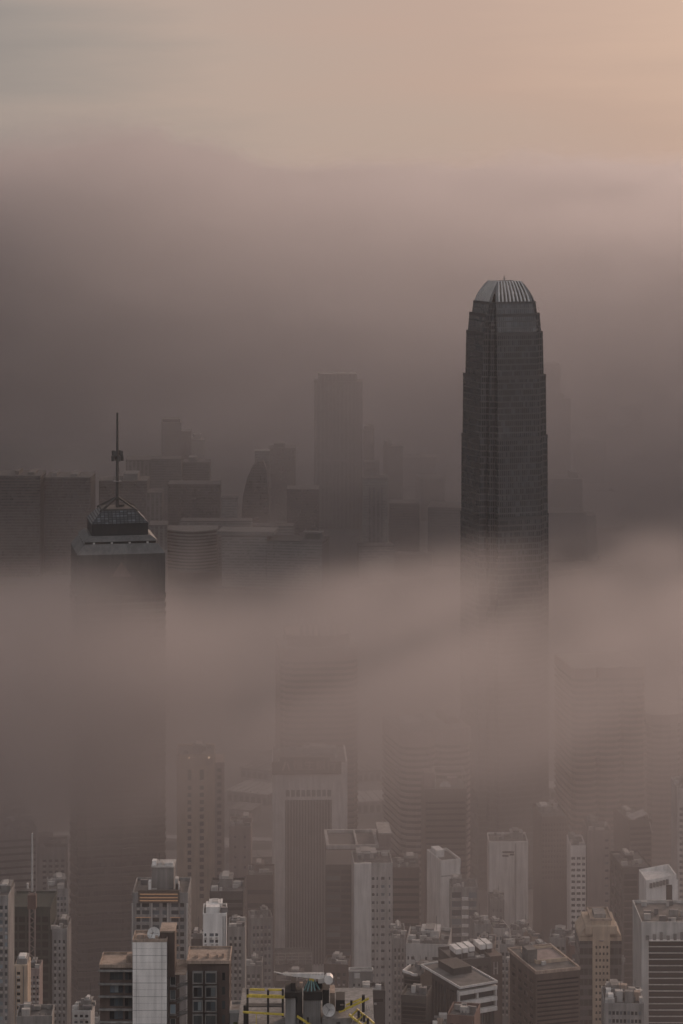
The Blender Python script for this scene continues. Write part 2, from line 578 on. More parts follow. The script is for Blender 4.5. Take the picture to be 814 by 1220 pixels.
def facet(S_, n=5, amp=1.6):
    pts = []
    cs = [(-S_, -S_), (S_, -S_), (S_, S_), (-S_, S_)]
    for i in range(4):
        a, b = Vector(cs[i]), Vector(cs[(i + 1) % 4])
        d = (b - a) / n
        nr = Vector((d.y, -d.x)).normalized()
        for k in range(n):
            pts.append(tuple(a + d * k + nr * (0 if k else 0)))
            pts.append(tuple(a + d * (k + .5) + nr * (amp if k % 2 == 0 else -amp * .5)))
    return pts


zt_ = zc_(660)
zz = zt_
MB().prism(facet(S, 5, 0.9), 0, zt_ - 22.1).obj('wall', K['cw_dark'], t)
for k in range(46):
    z = zt_ - 24 - 5.0 * k
    if z < 0:
        break
    MB().prism(facet(S + .5, 5, 0.9), z, z + 2.1).obj('spandrel_band', K['dark'], t)
sq = lambda s_: [(-s_, -s_), (s_, -s_), (s_, s_), (-s_, s_)]
MB().prism(sq(S + .3), zt_ - 22, zt_).obj('parapet_wall', K['dark'], t)
z1 = zt_ + 5.0
MB().prism(sq(S + .4), zt_, z1, sq(S - 3.4)).obj('lower_skirt', K['slate'], t)
MB().prism(sq(S - 4.2), z1, z1 + 1.3).obj('lamp_recess', K['black'], t)
for k in range(4):
    for q, (ux, uy, nx_, ny_) in enumerate(((1, 0, 0, -1), (0, 1, -1, 0))):
        u = (-.75 + .5 * k) * (S - 4)
        cx, cy = ux * u + nx_ * (S - 3.95), uy * u + ny_ * (S - 3.95)
        MB().box(cx - .55, cx + .55, cy - .55, cy + .55, z1 + .1, z1 + .9).obj('lamp_housing', K['pale'], t)
z2 = z1 + 1.3
MB().prism(sq(S - 3.2), z2, z2 + 2.6, sq(S - 6.6)).obj('upper_skirt', K['slate'], t)
z3 = z2 + 2.6
MB().prism(sq(S - 8.0), z3, z3 + 6.4).obj('plant_storey', K['black'], t)
z4 = z3 + 6.4
MB().prism(sq(S - 7.7), z4, z4 + 6.2, sq(S - 13.6)).obj('pyramid_roof', K['cw_roof'], t)
z5 = z4 + 6.2
MB().prism(sq(S - 13.9), z5, z5 + .8).obj('roof_collar', K['dark'], t)
ap = z5 + 6.0
a_ = S - 13.2
for sx in (-1, 1):
    for sy in (-1, 1):
        MB().bar((sx * a_, sy * a_, z5 - .2), (sx * .5, sy * .5, ap), 1.0).obj('roof_strut', K['dark'], t)
mst = MB().cyl((0, 0), 1.0, z5, ap + 22, 8, .8).cyl((0, 0), .8, ap + 22, ap + 46, 8, .55).obj('mast', K['dark'], t)
mb = MB()
for i in range(12):
    a = 2 * pi * i / 12
    mb.bar((.4 * cos(a), .4 * sin(a), ap + 22.4), (2.7 * cos(a), 2.7 * sin(a), ap + 22.4 + 1.2 * sin(i * 2.4)), .2)
mb.ring(-1.2, 1.2, -1.2, 1.2, ap + 20.2, ap + 20.6, .25)
mb.obj('aerial_bracket', K['dark'], mst)
for i in range(8):
    a = 2 * pi * i / 8 + .2
    cx, cy = 2.6 * cos(a), 2.6 * sin(a)
    z = ap + 22.4 + (1.5 if i % 2 else -1.3)
    MB().box(cx - .8, cx + .8, cy - .35, cy + .35, z - 1.4, z + 1.4).obj('panel_aerial', K['dark'], mst)
mb = MB().cyl((0, 0), 2.4, ap + 8.6, ap + 8.9, 12)
for i in range(10):
    a = 2 * pi * i / 10
    mb.bar((2.3 * cos(a), 2.3 * sin(a), ap + 8.9), (2.5 * cos(a), 2.5 * sin(a), ap + 10.2), .14)
mb.obj('mast_platform', K['metal'], mst)
for sg in (-1, 1):
    MB().bar((sg * .2, 0, ap + 20), (sg * 2.0, 0, ap + 9), .1).obj('stay_cable', K['metal'], mst)
mb = MB()
gz = zt_ - 12
mb.add([(-5.5, -S - 1.2, gz), (5.5, -S - 1.2, gz), (0, -S - .32, gz + 8), (-5.5, -S - .32, gz), (5.5, -S - .32, gz)], [(0, 1, 2), (3, 0, 2), (1, 4, 2), (0, 3, 4, 1)])
mb.obj('gable_panel', K['brown'], t)
MB().cyl((2, 2), 2.2, z5 + .8, z5 + 2.0, 10).obj('winch_drum', K['dark'], t)


# ------------------------------------------------------------------ towers with polygonal plans and banded floors
def banded(name, label, cat, pxc, D, poly, yt, ybot, rot, wall, win, floor=3.8, sp=1.7, cap=7, roof=True, inset=.97):
    zb = ground_z(D)
    h = Z(yt, D) - zb
    t = thing(name, label, cat, (X(pxc, D), D, zb), rot)
    cx = sum(p[0] for p in poly) / len(poly)
    cy = sum(p[1] for p in poly) / len(poly)
    ip = [(cx + (p[0] - cx) * inset, cy + (p[1] - cy) * inset) for p in poly]
    mb = MB().prism(poly, h - cap, h)
    zlow = max(0, Z(ybot, D) - zb)
    n = int((h - cap - zlow) / floor)
    wcache = None
    for k in range(1, n + 1):
        z = h - cap - floor * k
        mb.prism(poly, z, z + sp)
    mb.prism(poly, 0, h - cap - floor * n - floor)
    mb.obj('wall', K[wall], t)
    for k in range(min(n, 100)):
        z = h - cap - floor * (k + 1) + sp
        if wcache is None:
            wcache = MB().prism(ip, 0, floor - sp).obj('window_band', K[win], t, (0, 0, z))
        else:
            link_copy(wcache, t, (0, 0, z))
    if roof:
        MB().prism([(cx + (p[0] - cx) * .97, cy + (p[1] - cy) * .97) for p in poly], h + .004, h + .4).obj('roof_deck', K['roof'], t)
    return t, h


def bay_poly(w, d, nb=2, r=None, seg=5):
    """front made of nb rounded bays"""
    p = []
    bw = w / nb
    for b in range(nb):
        for s_ in range(seg + 1):
            a = pi * (1 - s_ / seg)
            p.append((-w / 2 + bw * (b + .5) + bw * .5 * cos(a), -bw * .28 * sin(a)))
    p += [(w / 2 + .5, 0.5), (w / 2 + .5, d), (-w / 2 - .5, d), (-w / 2 - .5, .5)]
    return p


# two rounded office towers and others swallowed by the fog
t, h = banded('office_tower', 'brown rounded-bay office tower topping out beside the dish-topped building in fog', 'office tower', 519, 1560, bay_poly(46, 44, 2), 868, 1130, 14, 'mauve', 'glassdark', 3.9, 1.9, 10)
for k, (a, b, c, d) in enumerate(((-18, -6, 8, 30), (0, 6, 4, 36), (10, 19, 10, 34))):
    mb = MB().box(a, b, c, d, h + .4, h + 2.2 + k * .8)
    mb.box(a + 1, b - 1, c + 1, d - 1, h + 2.2 + k * .8, h + 3 + k * .8)
    mb.obj('plant_enclosure', K[('grey', 'concrete', 'brown')[k]], t)
t, h = banded('office_tower', 'broad curved brown tower lost in fog above the white three-column slab', 'office tower', 725, 1500, bay_poly(46, 46, 3), 795, 1120, 8, 'redbrown', 'glassdark', 3.8, 1.7, 6)
t, h = banded('office_tower', 'hazy dark tower at the right edge behind the brown curved one', 'office tower', 810, 1620, bay_poly(44, 40, 2), 850, 1120, 6, 'brown', 'glassdark', 3.8, 1.7, 6)
t, h = banded('office_tower', 'dim shaft rising in fog directly behind the bank headquarters', 'office tower', 377, 1650, notch(26.5, 19, 24), 765, 1000, 6, 'redbrown', 'glassdark', 4., 1.8, 8)
MB().prism(notch(21, 14, 18), h + .3, h + 8).obj('upper_tier', K['brown'], t)
for k in range(7):
    MB().box(-12 + k * 4 - .8, -12 + k * 4 + .8, -20, -18, h + 8, h + 15).obj('crown_fin', K['metal'], t)
    MB().box(-12 + k * 4 - .8, -12 + k * 4 + .8, 18, 20, h + 8, h + 14).obj('crown_fin', K['metal'], t)

# ------------------------------------------------------------------ bank headquarters with the sign
D_B = 1400
t, w, h = B('bank_headquarters', 'pale bank tower with ribbed dark centre and rooftop sign board', 'bank building', 325, 413, 909, D_B, 40, 2, 'white',
            front=([(.17, .80)], [(953, 1150)]), rec=1.6, win='glassdark', wname='glazed_centre', base=4)
mpp = MPP(D_B)
for k in range(16):
    u = -w / 2 + w * (.17 + .63 * (k + .5) / 16)
    MB().box(u - .45, u + .45, -.15, 1.5, Z(1150, D_B) - 4, Z(953, D_B) - 4).obj('facade_fin', K['grey'], t)
for k in range(9):
    u0 = -w / 2 + w * (.17 + .63 * k / 9)
    MB().box(u0 + .4, u0 + w * .07 - .4, -.06, .1, Z(949, D_B) - 4, Z(941, D_B) - 4).obj('louvre_panel', K['grey'], t)
MB().box(-w / 2 + w * .99, w / 2 + .5, -.5, 40, 30, h + 1.2).obj('corner_pier', K['white'], t)
sgn = MB().box(-w / 2 - .4, w / 2 - 3.0, -1.2, -.02, h - 6.2, h + 1.0)
sgn.box(-w * .4, w * .28, -1.2, 1.5, h + 1.0, h + 3.6)
sg = sgn.obj('sign_board', K['sign'], t)


def text_part(body, size, parent, loc, m, sx=1.0, name='lettering'):
    cu = bpy.data.curves.new('lettering', 'FONT')
    cu.body = body
    cu.size = size
    cu.align_x = 'CENTER'
    cu.align_y = 'CENTER'
    cu.extrude = .06
    to = bpy.data.objects.new('lettering', cu)
    C.objects.link(to)
    bpy.context.view_layer.update()
    dg = bpy.context.evaluated_depsgraph_get()
    me = bpy.data.meshes.new_from_object(to.evaluated_get(dg))
    bpy.data.objects.remove(to)
    bpy.data.curves.remove(cu)
    me.materials.clear()
    me.materials.append(m)
    o = bpy.data.objects.new(name, me)
    C.objects.link(o)
    o.parent = parent
    o.location = loc
    o.rotation_euler = (pi / 2, 0, 0)
    o.scale = (sx, 1, 1)
    return o


zs_ = h - 1.4
cxs = [-w / 2 + w * (px - 325) / 88 for px in (355, 368.5, 382, 395.5)]
for ch, cx in zip('恒生銀行', cxs):
    text_part(ch, 6.2, sg, (cx, -1.32, zs_), K['letter'], 1.0, 'sign_character')
mb = MB()
lx = -w / 2 + w * (341 - 325) / 88
mb.add([(lx - 2.6, -1.3, zs_ - 2.6), (lx - 1.4, -1.3, zs_ - 2.6), (lx + .3, -1.3, zs_ + 2.6), (lx - .9, -1.3, zs_ + 2.6)], [(0, 1, 2, 3)])
mb.add([(lx + 1.4, -1.3, zs_ - 2.6), (lx + 2.6, -1.3, zs_ - 2.6), (lx + .9, -1.3, zs_ + 2.6), (lx + .35, -1.3, zs_ + 1.2)], [(0, 1, 2, 3)])
mb.obj('sign_emblem', K['letter'], sg)
roof_kit(t, w, 40, h, 5, par=0, n=6)
# podium with glazed rails in front of it
t, w, h = B('podium_block', 'low grey podium with white railings at the foot of the ribbed bank tower', 'building', 300, 372, 1152, 1330, 30, 2, 'grey',
            front=(even(6), uniq_rows(1162, 12, 6, 4)), roof=8, rk=dict(lift=False, n=4, rail=True), base=4)
mb = MB()
for k in range(10):
    u = -w / 2 + w * k / 9
    mb.bar((u, .3, h), (u, .3, h + 5.6), .22)
    mb.bar((u, 6, h), (u, 6, h + 5.6), .22)
for q in (2.0, 5.6):
    mb.bar((-w / 2, .3, h + q), (w / 2, .3, h + q), .22)
    mb.bar((-w / 2, 6, h + q), (w / 2, 6, h + q), .22)
mb.obj('roof_frame', K['whitepaint'], t)
#@@MORE@@
# ------------------------------------------------------------------ the foreground apartment block with the white tiled stair tower
D0 = 600
m0 = MPP(D0)
zb0 = 180.0
t = thing('apartment_block', 'dark apartment block with white tiled stair tower and tan roof edge', 'apartment block', (X(183, D0), D0, zb0))
lx = lambda px: (px - 183) * m0
lz = lambda py: Z(py, D0) - zb0
# stair tower: dark joints behind proud white panels
tw0, tw1, tt = lx(158), lx(199), lz(1122)
MB().box(tw0 + .06, tw1 - .06, .06, 7.4, 0, tt - .08).obj('stair_tower', K['grey'], t)
mb = MB()
us = [tw0, tw0 + .95, tw1 - 1.25, tw1]
for k in range(11):
    zt0 = tt - 3.38 * k
    for a, b in zip(us, us[1:]):
        for q in range(2):
            mb.box(a + .035, b - .035, 0, .05, zt0 - 1.69 * (q + 1) + .03, zt0 - 1.69 * q - (.09 if q == 0 else .025))
mb.obj('tile_panel', K['white'], t)
MB().ring(tw0 - .04, tw1 + .04, -.05, 7.5, tt - .1, tt + .55, .25).obj('parapet', K['tan'], t)
MB().box(tw0 + .25, tw1 - .25, .25, 7.2, tt - .2, tt + .1).obj('roof_deck', K['tan'], t)
MB().box(lx(190), lx(207.5), 2.4, 9.0, lz(1168), tt + 1.6).obj('lift_shaft', K['brown'], t)
MB().box(lx(189.6), lx(208), 2.2, 9.2, tt + 1.6, tt + 2.0).obj('shaft_cap', K['tan'], t)
for a, b, c, d, hh in ((-4.2, -2.6, 2.5, 4.2, .8), (-1.8, -.4, 3.2, 5.0, 1.1), (.3, 1.0, 1.4, 2.6, .7)):
    MB().box(a, b, c, d, tt + .1, tt + .1 + hh).obj('roof_box', K['tan'], t)
mb = MB()
for k in range(5):
    mb.bar((tw0 + .4 + k * .9, 1.0, tt + .1), (tw0 + .4 + k * .9, 1.0, tt + 1.3), .07)
mb.bar((tw0 + .4, 1.0, tt + 1.3), (tw0 + 4.0, 1.0, tt + 1.3), .07)
mb.obj('roof_railing', K['metal'], t)


def framed_window(parent, x0, x1, y, z0, z1, panes=2, fm='dark', pm='curtainpane', cache={}):
    """frame (a part) with its panes as sub-parts"""
    fb = MB()
    w_, h_ = x1 - x0, z1 - z0
    fb.ring(0, w_, 0, 0, 0, 0, 0) if False else None
    f = .09
    fb.box(0, w_, -.1, .08, 0, f).box(0, w_, -.1, .08, h_ - f, h_).box(0, f, -.1, .08, f, h_ - f).box(w_ - f, w_, -.1, .08, f, h_ - f)
    pw = (w_ - 2 * f) / panes
    for i in range(1, panes):
        fb.box(f + pw * i - .04, f + pw * i + .04, -.1, .08, f, h_ - f)
    o = fb.obj('window', K[fm], parent, (x0, y, z0))
    for i in range(panes):
        a = f + pw * i + (.04 if i else 0)
        b = f + pw * (i + 1) - (.04 if i < panes - 1 else 0)
        MB().box(a, b, -.03, .02, f, h_ - f).obj('pane', K[random.choice(['glass', pm, pm, 'glassblue'])], o)
    return o


# left wing
lw0, lw1, ly = lx(118.5), lx(158), 1.6
lt = lz(1155)
mb = MB()
fl = [1165.5, 1181, 1197, 1212.5, 1228]
cols = [((lx(130) - lw0), (lx(146) - lw0)), ((lx(148) - lw0), (lx(156.5) - lw0))]
mb.grid((lw0, ly, 0), (1, 0, 0), lw1 - lw0, 0, lt, cols, [(lz(y + 5.0), lz(y - 5.2)) for y in fl], .5, (0, -1, 0))
mb.grid((lw0, ly + 9.5, 0), (0, -1, 0), 9.5, 0, lt, [(2, 4), (6, 8)], [(lz(y + 4), lz(y - 4)) for y in fl], .3, (-1, 0, 0))
mb.add([(lw0, ly, lt), (lw1, ly, lt), (lw1, ly + 9.5, lt), (lw0, ly + 9.5, lt)], [(0, 1, 2, 3)])
mb.obj('left_wing_wall', K['brown'], t)
for y in fl:
    framed_window(t, lx(130), lx(146), ly + .36, lz(y + 5.0), lz(y - 5.2), 3)
    framed_window(t, lx(148), lx(156.5), ly + .36, lz(y + 5.0), lz(y - 5.2), 2)
for y in (1158.6, 1174.5, 1189.5, 1205, 1220):
    MB().box(lw0 - .35, lw1, ly - .75, ly - .01, lz(y + .9), lz(y - .9)).obj('balcony_ledge', K['concrete'], t)
MB().box(lw0 - .2, lw1, ly - .3, ly + 9.7, lt, lt + .35).obj('roof_slab', K['tan'], t)
MB().ring(lw0 - .2, lw1, ly - .3, ly + 9.7, lt + .35, lt + .8, .25).obj('parapet', K['tan'], t)
MB().box(lx(149), lx(157.5), ly + 2.5, ly + 6, lt + .35, lt + 2.0).obj('roof_house', K['tan'], t)
# recess beside the tower and right wing
ry0, ry1 = lx(200), lx(213)
rt = lz(1166)
mb = MB()
fr = [1173, 1190, 1207, 1224]
mb.grid((ry0, 3.0, 0), (1, 0, 0), ry1 - ry0, 0, rt, [(.35, 1.75)], [(lz(y + 6), lz(y - 5.5)) for y in fr], .4, (0, -1, 0))
mb.add([(ry0, 3, rt), (ry1, 3, rt), (ry1, 14, rt), (ry0, 14, rt)], [(0, 1, 2, 3)])
mb.obj('recess_wall', K['brown'], t)
for y in fr:
    framed_window(t, ry0 + .35, ry0 + 1.75, 3.26, lz(y + 6), lz(y - 5.5), 1, 'pale')
    mb = MB().box(ry0 + .2, ry0 + 1.95, 2.5, 2.98, lz(y + 7.2), lz(y + 6.4))
    mb.obj('window_sill', K['concrete'], t)
    # little slanted balcony between tower and right wing
    mb = MB()
    a, b = (lx(210.5), 2.2), (lx(222), 5.4)
    for q in (0, .5, 1.0):
        mb.bar((*a, lz(y + 8) + q), (*b, lz(y + 8) + q), .1)
    mb.prism([(lx(210.5), 2.3), (lx(222), 5.5), (lx(222), 6.5), (lx(210.5), 6.5)], lz(y + 9.4), lz(y + 8))
    mb.obj('balcony', K['concrete'], t)
rw0, rw1, ry = lx(221.5), lx(272), 6.0
rt2 = lz(1157)
mb = MB()
mb.grid((rw0, ry, 0), (1, 0, 0), rw1 - rw0, 0, rt2, [(lx(263) - rw0, lx(267) - rw0)], [(lz(y + 5), lz(y - 5)) for y in fr], .3, (0, -1, 0))
mb.grid((rw1, ry, 0), (0, 1, 0), 11, 0, rt2, [(2, 4), (6.5, 8.5)], [(lz(y + 5), lz(y - 5)) for y in fr], .3, (1, 0, 0))
mb.grid((rw0, ry + 11, 0), (0, -1, 0), 11, 0, rt2, [], [], .3, (-1, 0, 0))
mb.add([(rw0, ry, rt2), (rw1, ry, rt2), (rw1, ry + 11, rt2), (rw0, ry + 11, rt2)], [(0, 1, 2, 3)])
mb.obj('right_wing_wall', K['brown'], t)
for y in fr:
    framed_window(t, lx(263), lx(267), ry + .2, lz(y + 5), lz(y - 5), 1)
    for cx0, cx1 in ((228, 240.5), (243, 257)):
        # projecting bay: pale surround with slab top and base, framed window inside
        a, b = lx(cx0), lx(cx1)
        z0, z1_ = lz(y + 7.2), lz(y - 7)
        mb = MB().box(a, b, ry - 1.0, ry - .01, z0, z0 + .28).box(a, b, ry - 1.0, ry - .01, z1_ - .28, z1_)
        mb.box(a, a + .26, ry - 1.0, ry - .01, z0 + .28, z1_ - .28).box(b - .26, b, ry - 1.0, ry - .01, z0 + .28, z1_ - .28)
        bw = mb.obj('bay_window', K['concrete'], t)
        framed_window(t, a + .28, b - .28, ry - .82, z0 + .3, z1_ - .3, 2)
MB().box(rw0 - .2, rw1 + .2, ry - .4, ry + 11.2, rt2, rt2 + .35).obj('roof_slab', K['tan'], t)
MB().ring(rw0 - .2, rw1 + .2, ry - .4, ry + 11.2, rt2 + .35, rt2 + .85, .25).obj('parapet', K['tan'], t)
MB().box(ry0 - .1, lx(221.2), 2.9, 14, rt, rt + .3).obj('roof_slab', K['tan'], t)
for k, px in enumerate((231, 244, 255, 262)):
    MB().box(lx(px), lx(px + 3), ry + 3, ry + 5, rt2 + .36, rt2 + 1.2 + .3 * (k % 2)).obj('roof_box', K['tan'], t)


def dish(name, label, px, py, D, rad, az, tilt, m='whitepaint'):
    """reflector bowl on a short post, facing az (0 = toward the viewer, + = right), tilted up"""
    t = thing(name, label, 'satellite dish', (X(px, D), D, Z(py, D) - rad * 1.25), az)
    mb = MB()
    n, rings = 20, 4
    T = Matrix.Rotation(R(-tilt), 4, 'X')
    for side in (0, 1):
        base = len(mb.v)
        for r_ in range(rings + 1):
            rr = rad * r_ / rings
            for i in range(n):
                a = 2 * pi * i / n
                p = Vector((rr * cos(a), -rad * .32 * (rr / rad) ** 2 + side * .06, rr * sin(a)))
                p = T @ p + Vector((0, 0, rad * 1.25))
                mb.v.append(tuple(p))
        for r_ in range(rings):
            for i in range(n):
                mb.f.append((base + r_ * n + i, base + r_ * n + (i + 1) % n, base + (r_ + 1) * n + (i + 1) % n, base + (r_ + 1) * n + i))
    mb.obj('reflector', K[m], t)
    f = T @ Vector((0, -rad * .75, 0)) + Vector((0, 0, rad * 1.25))
    mb = MB()
    for a in (0, 2.1, 4.2):
        q = T @ Vector((rad * .8 * cos(a), -rad * .2, rad * .8 * sin(a))) + Vector((0, 0, rad * 1.25))
        mb.bar(q, f, .07)
    mb.box(f.x - .14, f.x + .14, f.y - .14, f.y + .14, f.z - .14, f.z + .14)
    mb.obj('feed_arm', K['metal'], t)
    mb = MB().cyl((0, .25), .14, 0, rad * 1.2, 8).cyl((0, .25), .5, 0, .15, 8)
    mb.bar((0, .25, rad * 1.15), (0, .05, rad * 1.25), .2)
    mb.obj('post', K['metal'], t)
    return t


dish('satellite_dish', 'white dish on top of the white tiled stair tower', 183.5, 1112.5, 603.2, 1.6, -8, 28)

# ------------------------------------------------------------------ the tower under construction with yellow climbing forms and a white crane
D1 = 580
m1 = MPP(D1)
zb1 = 190.0
t = thing('unfinished_tower', 'unfinished concrete tower top at the bottom edge below the white crane', 'construction site', (X(365, D1), D1, zb1))
qx = lambda px: (px - 365) * m1
qz = lambda py: Z(py, D1) - zb1
deck = qz(1226)
MB().box(qx(283), qx(446), 0, 30, deck - 3, deck).obj('floor_slab', K['concrete'], t)
MB().box(qx(287), qx(440), 1, 29, 0, deck - 3).obj('core', K['concrete'], t)
for a, b, y0, y1, top, mk in ((340, 352, 2, 9, 1191, 'grey'), (352.2, 356, 3, 9, 1196, 'concrete'), (361, 382, 3, 11, 1196, 'concrete'), (393, 399, 6, 12, 1193, 'tan')):
    MB().box(qx(a), qx(b), y0, y1, deck, qz(top)).obj('core_wall', K[mk], t)
for a, b, y0, y1, z0, z1_ in ((339, 353, 1.6, 9.4, 1192, 1185), (346.5, 352, 3, 8, 1185, 1176), (353, 360, 2.2, 6, 1216, 1186), (361.5, 384, 2.6, 11.4, 1196, 1186), (384.2, 392, 4, 11, 1206, 1186), (376, 384, 5, 10, 1186, 1177.5), (400, 411, 3, 9, 1210, 1196.5)):
    MB().box(qx(a), qx(b), y0, y1, qz(z0), qz(z1_)).obj('formwork_panel', K['black'], t)
for a in range(8):
    px = 363 + a * 2.4
    MB().box(qx(px), qx(px) + .18, 2.8, 2.98, deck, qz(1197)).obj('wall_tie', K['grey'], t)
MB().prism([(qx(384), 1), (qx(418), 2), (qx(411), 9), (qx(388), 10)], deck, qz(1216)).obj('stair_head', K['concrete'], t)
for k in range(12):
    r = random.Random(k)
    a, y = r.uniform(386, 432), r.uniform(0.5, 6)
    MB().box(qx(a), qx(a) + r.uniform(.4, 1.2), y, y + r.uniform(.5, 1.5), deck, deck + r.uniform(.5, 1.8)).obj('material_stack', K[r.choice(['concrete', 'paleroof', 'dark', 'tan'])], t)


def formwork(label, bars, posts, plates=()):
    f = thing('climbing_form', label, 'formwork', (X(365, D1), D1, zb1), group='yellow climbing forms around the unfinished tower')
    for a, b, wd in bars:
        mb = MB().bar(a, b, wd * .5, wd * .8)
        mb.bar((a[0], a[1] + .32, a[2] + wd * .1), (b[0], b[1] + .32, b[2] + wd * .1), wd * .4, wd * .8)
        mb.obj('yellow_beam', K['yellow'], f)
    for a, b, wd in posts:
        MB().bar(a, b, wd).obj('black_post', K['black'], f)
    for a in plates:
        MB().box(*a).obj('platform', K['dark'], f)
    return f


P1 = lambda px, py, y=0.: (qx(px), y, qz(py) + (y * .0))
formwork('yellow climbing form with two level beams and black posts, left of the crane',
         [(P1(294, 1186.5), P1(339, 1188), .75), (P1(297.5, 1180, .6), P1(315.5, 1180.5, .6), .42), (P1(319.5, 1180.5, .6), P1(337, 1180.7, .6), .42), (P1(289.5, 1204, -1.2), P1(338.5, 1207, -1.2), .42),
          (P1(305.5, 1206, -.6), P1(305.5, 1224, -.6), .3)],
         [(P1(295, 1178.5, .3), P1(295, 1226, .3), .5), (P1(319.5, 1180, .3), P1(319.5, 1226, .3), .5), (P1(337, 1179, .3), P1(337, 1212, .3), .5), (P1(292, 1200, 1.4), P1(292, 1226, 1.4), .8)],
         [(qx(292), qx(338), .9, 3.2, qz(1201.5), qz(1200.5))])
formwork('single yellow form beam slanting down to the right beneath the crane mast', [(P1(354, 1211), P1(374, 1224), .5)], [(P1(367, 1213, .5), P1(367, 1226, .5), .5)])
formwork('raised yellow form beam slanting up to the right with black posts', [(P1(404, 1206), P1(412, 1203), .4), (P1(411.5, 1202.5), P1(439.5, 1190), .5), (P1(412.5, 1199, .8), P1(431, 1191.4, .8), .35)],
         [(P1(418.7, 1192.5, .4), P1(418.7, 1201, .4), .55), (P1(433, 1186, .4), P1(433, 1206, .4), .7), (P1(407.5, 1198, .5), P1(407.5, 1205, .5), .9)])
formwork('yellow ladder-like form frame slanting down to the right at the corner',
         [(P1(416, 1209), P1(440, 1228), .5), (P1(425, 1204, .9), P1(446, 1221, .9), .45), (P1(419, 1211, .2), P1(426, 1205, .8), .35), (P1(426, 1217, .2), P1(433, 1211, .8), .35), (P1(433, 1222, .2), P1(440, 1216, .8), .35), (P1(430, 1197, .4), P1(430, 1208, .4), .22)],
         [(P1(427.5, 1205, .5), P1(427.5, 1213, .5), .6), (P1(434, 1211, .5), P1(434, 1218, .5), .6), (P1(438.5, 1214, .5), P1(438.5, 1226, .5), .6)])
t = thing('access_ladder', 'slim white ladder leaning at the far right of the yellow forms', 'ladder', (X(365, D1), D1, zb1))
MB().bar(P1(439, 1200, .8), P1(446, 1217, .8), .16).bar(P1(437, 1199, 1.2), P1(436, 1212, 1.2), .14).obj('rail', K['paleroof'], t)
# crane
t = thing('derrick_crane', 'white derrick crane with boxy rear end on splayed teal legs', 'crane', (X(370, D1), D1 + 5, qz(1188) + zb1))
kx = lambda px: (px - 370) * m1
kz = lambda py: (1188 - py) * m1
j0, j1 = Vector((kx(337), -2.2, kz(1164.8))), Vector((kx(386), 0, kz(1171.5)))
mb = MB()
d = j1 - j0
for f0, f1, wd in ((0, .12, .35), (.12, 1., .2)):
    pass
for sy in (-.42, .42):
    for sz, s0 in ((0, 0), (1, 1)):
        a = j0 + Vector((0, sy * .5, .15 if sz else -.15))
        b = j1 + Vector((0, sy, .75 if sz else -.55))
        mb.bar(a, b, .16)
for k in range(15):
    f = k / 14
    p = j0 + d * f
    hh = .15 + (.55) * f
    for sy in (-1, 1):
        q = sy * (.21 + .21 * f)
        mb.bar(p + Vector((0, q, -hh)), p + d / 14 * .95 + Vector((0, q, hh)), .11)
mb.bar(j0 + Vector((-2.2, 0, .5)), j0, .22)
mb.box(*(kx(345), kx(372), -.3, -.26, 0, 0)) if False else None
mb.obj('jib', K['whitepaint'], t)
mb = MB()
a, b = j0 + d * .25 + Vector((0, -.3, 0)), j1 + Vector((0, -.45, .05))
mb.bar(a, b, .1, .75)
mb.obj('jib_plate', K['whitepaint'], t)
mb = MB()
n = 8
cx, cz, r = kx(391.5), kz(1174), 1.12
pr = [(cx + r * 1.0 * cos(2 * pi * (i + .5) / n), cz + r * cos(0) * sin(2 * pi * (i + .5) / n)) for i in range(n)]
mb.add([(x, -1.1, z) for x, z in pr] + [(x, 1.1, z) for x, z in pr], [tuple(range(n)), tuple(range(2 * n - 1, n - 1, -1))] + [(i, n + i, n + (i + 1) % n, (i + 1) % n) for i in range(n)])
mb.obj('counterweight', K['whitepaint'], t)
MB().box(kx(379), kx(387), -.7, .7, kz(1178.6), kz(1173.5)).obj('winch_house', K['paleroof'], t)
hub = Vector((kx(371), 0, kz(1175)))
for i, (px, y) in enumerate(((361.5, -1.5), (366, -2), (371, -2.2), (375.5, -1.6), (381.5, -.8), (363, 1.6), (379, 1.8))):
    MB().bar((kx(px), y, kz(1188)), hub + Vector(((px - 371) * .05, y * .15, .1)), .3).obj('leg', K['teal'], t)
MB().box(kx(368.3), kx(374), -.6, .6, kz(1176.5), kz(1172.8)).obj('slew_block', K['yellow'], t)
MB().box(kx(364.5), kx(367), -.5, .4, kz(1179.5), kz(1175.5)).obj('motor', K['tan'], t)
MB().box(kx(356.5), kx(360.5), -.6, .6, kz(1183.5), kz(1178.5)).obj('motor', K['tan'], t)
dish('satellite_dish', 'grey dish facing the viewer beneath the white crane', 391.5, 1203.5, 579, 1.55, 10, 22, 'pale')
# roof terrace box
t, w, h = B('terrace_house', 'small grey roof terrace with pale rim and green planting, left of the yellow form', 'building', 274, 296, 1206, 605, 7, 0, 'grey', base=200)
MB().ring(-w / 2 - .1, w / 2 + .1, -.1, 7.1, h - .2, h + .5, .3).obj('parapet', K['pale'], t)
MB().box(-w / 2 + .9, w / 2 - .6, -1.6, -.12, h - 3.2, h - 2.4).obj('planter', K['planter'], t)
MB().box(-w / 2 + .7, w / 2 - .4, -1.9, -.1, h - 3.9, h - 3.21).obj('planter_box', K['tan'], t)

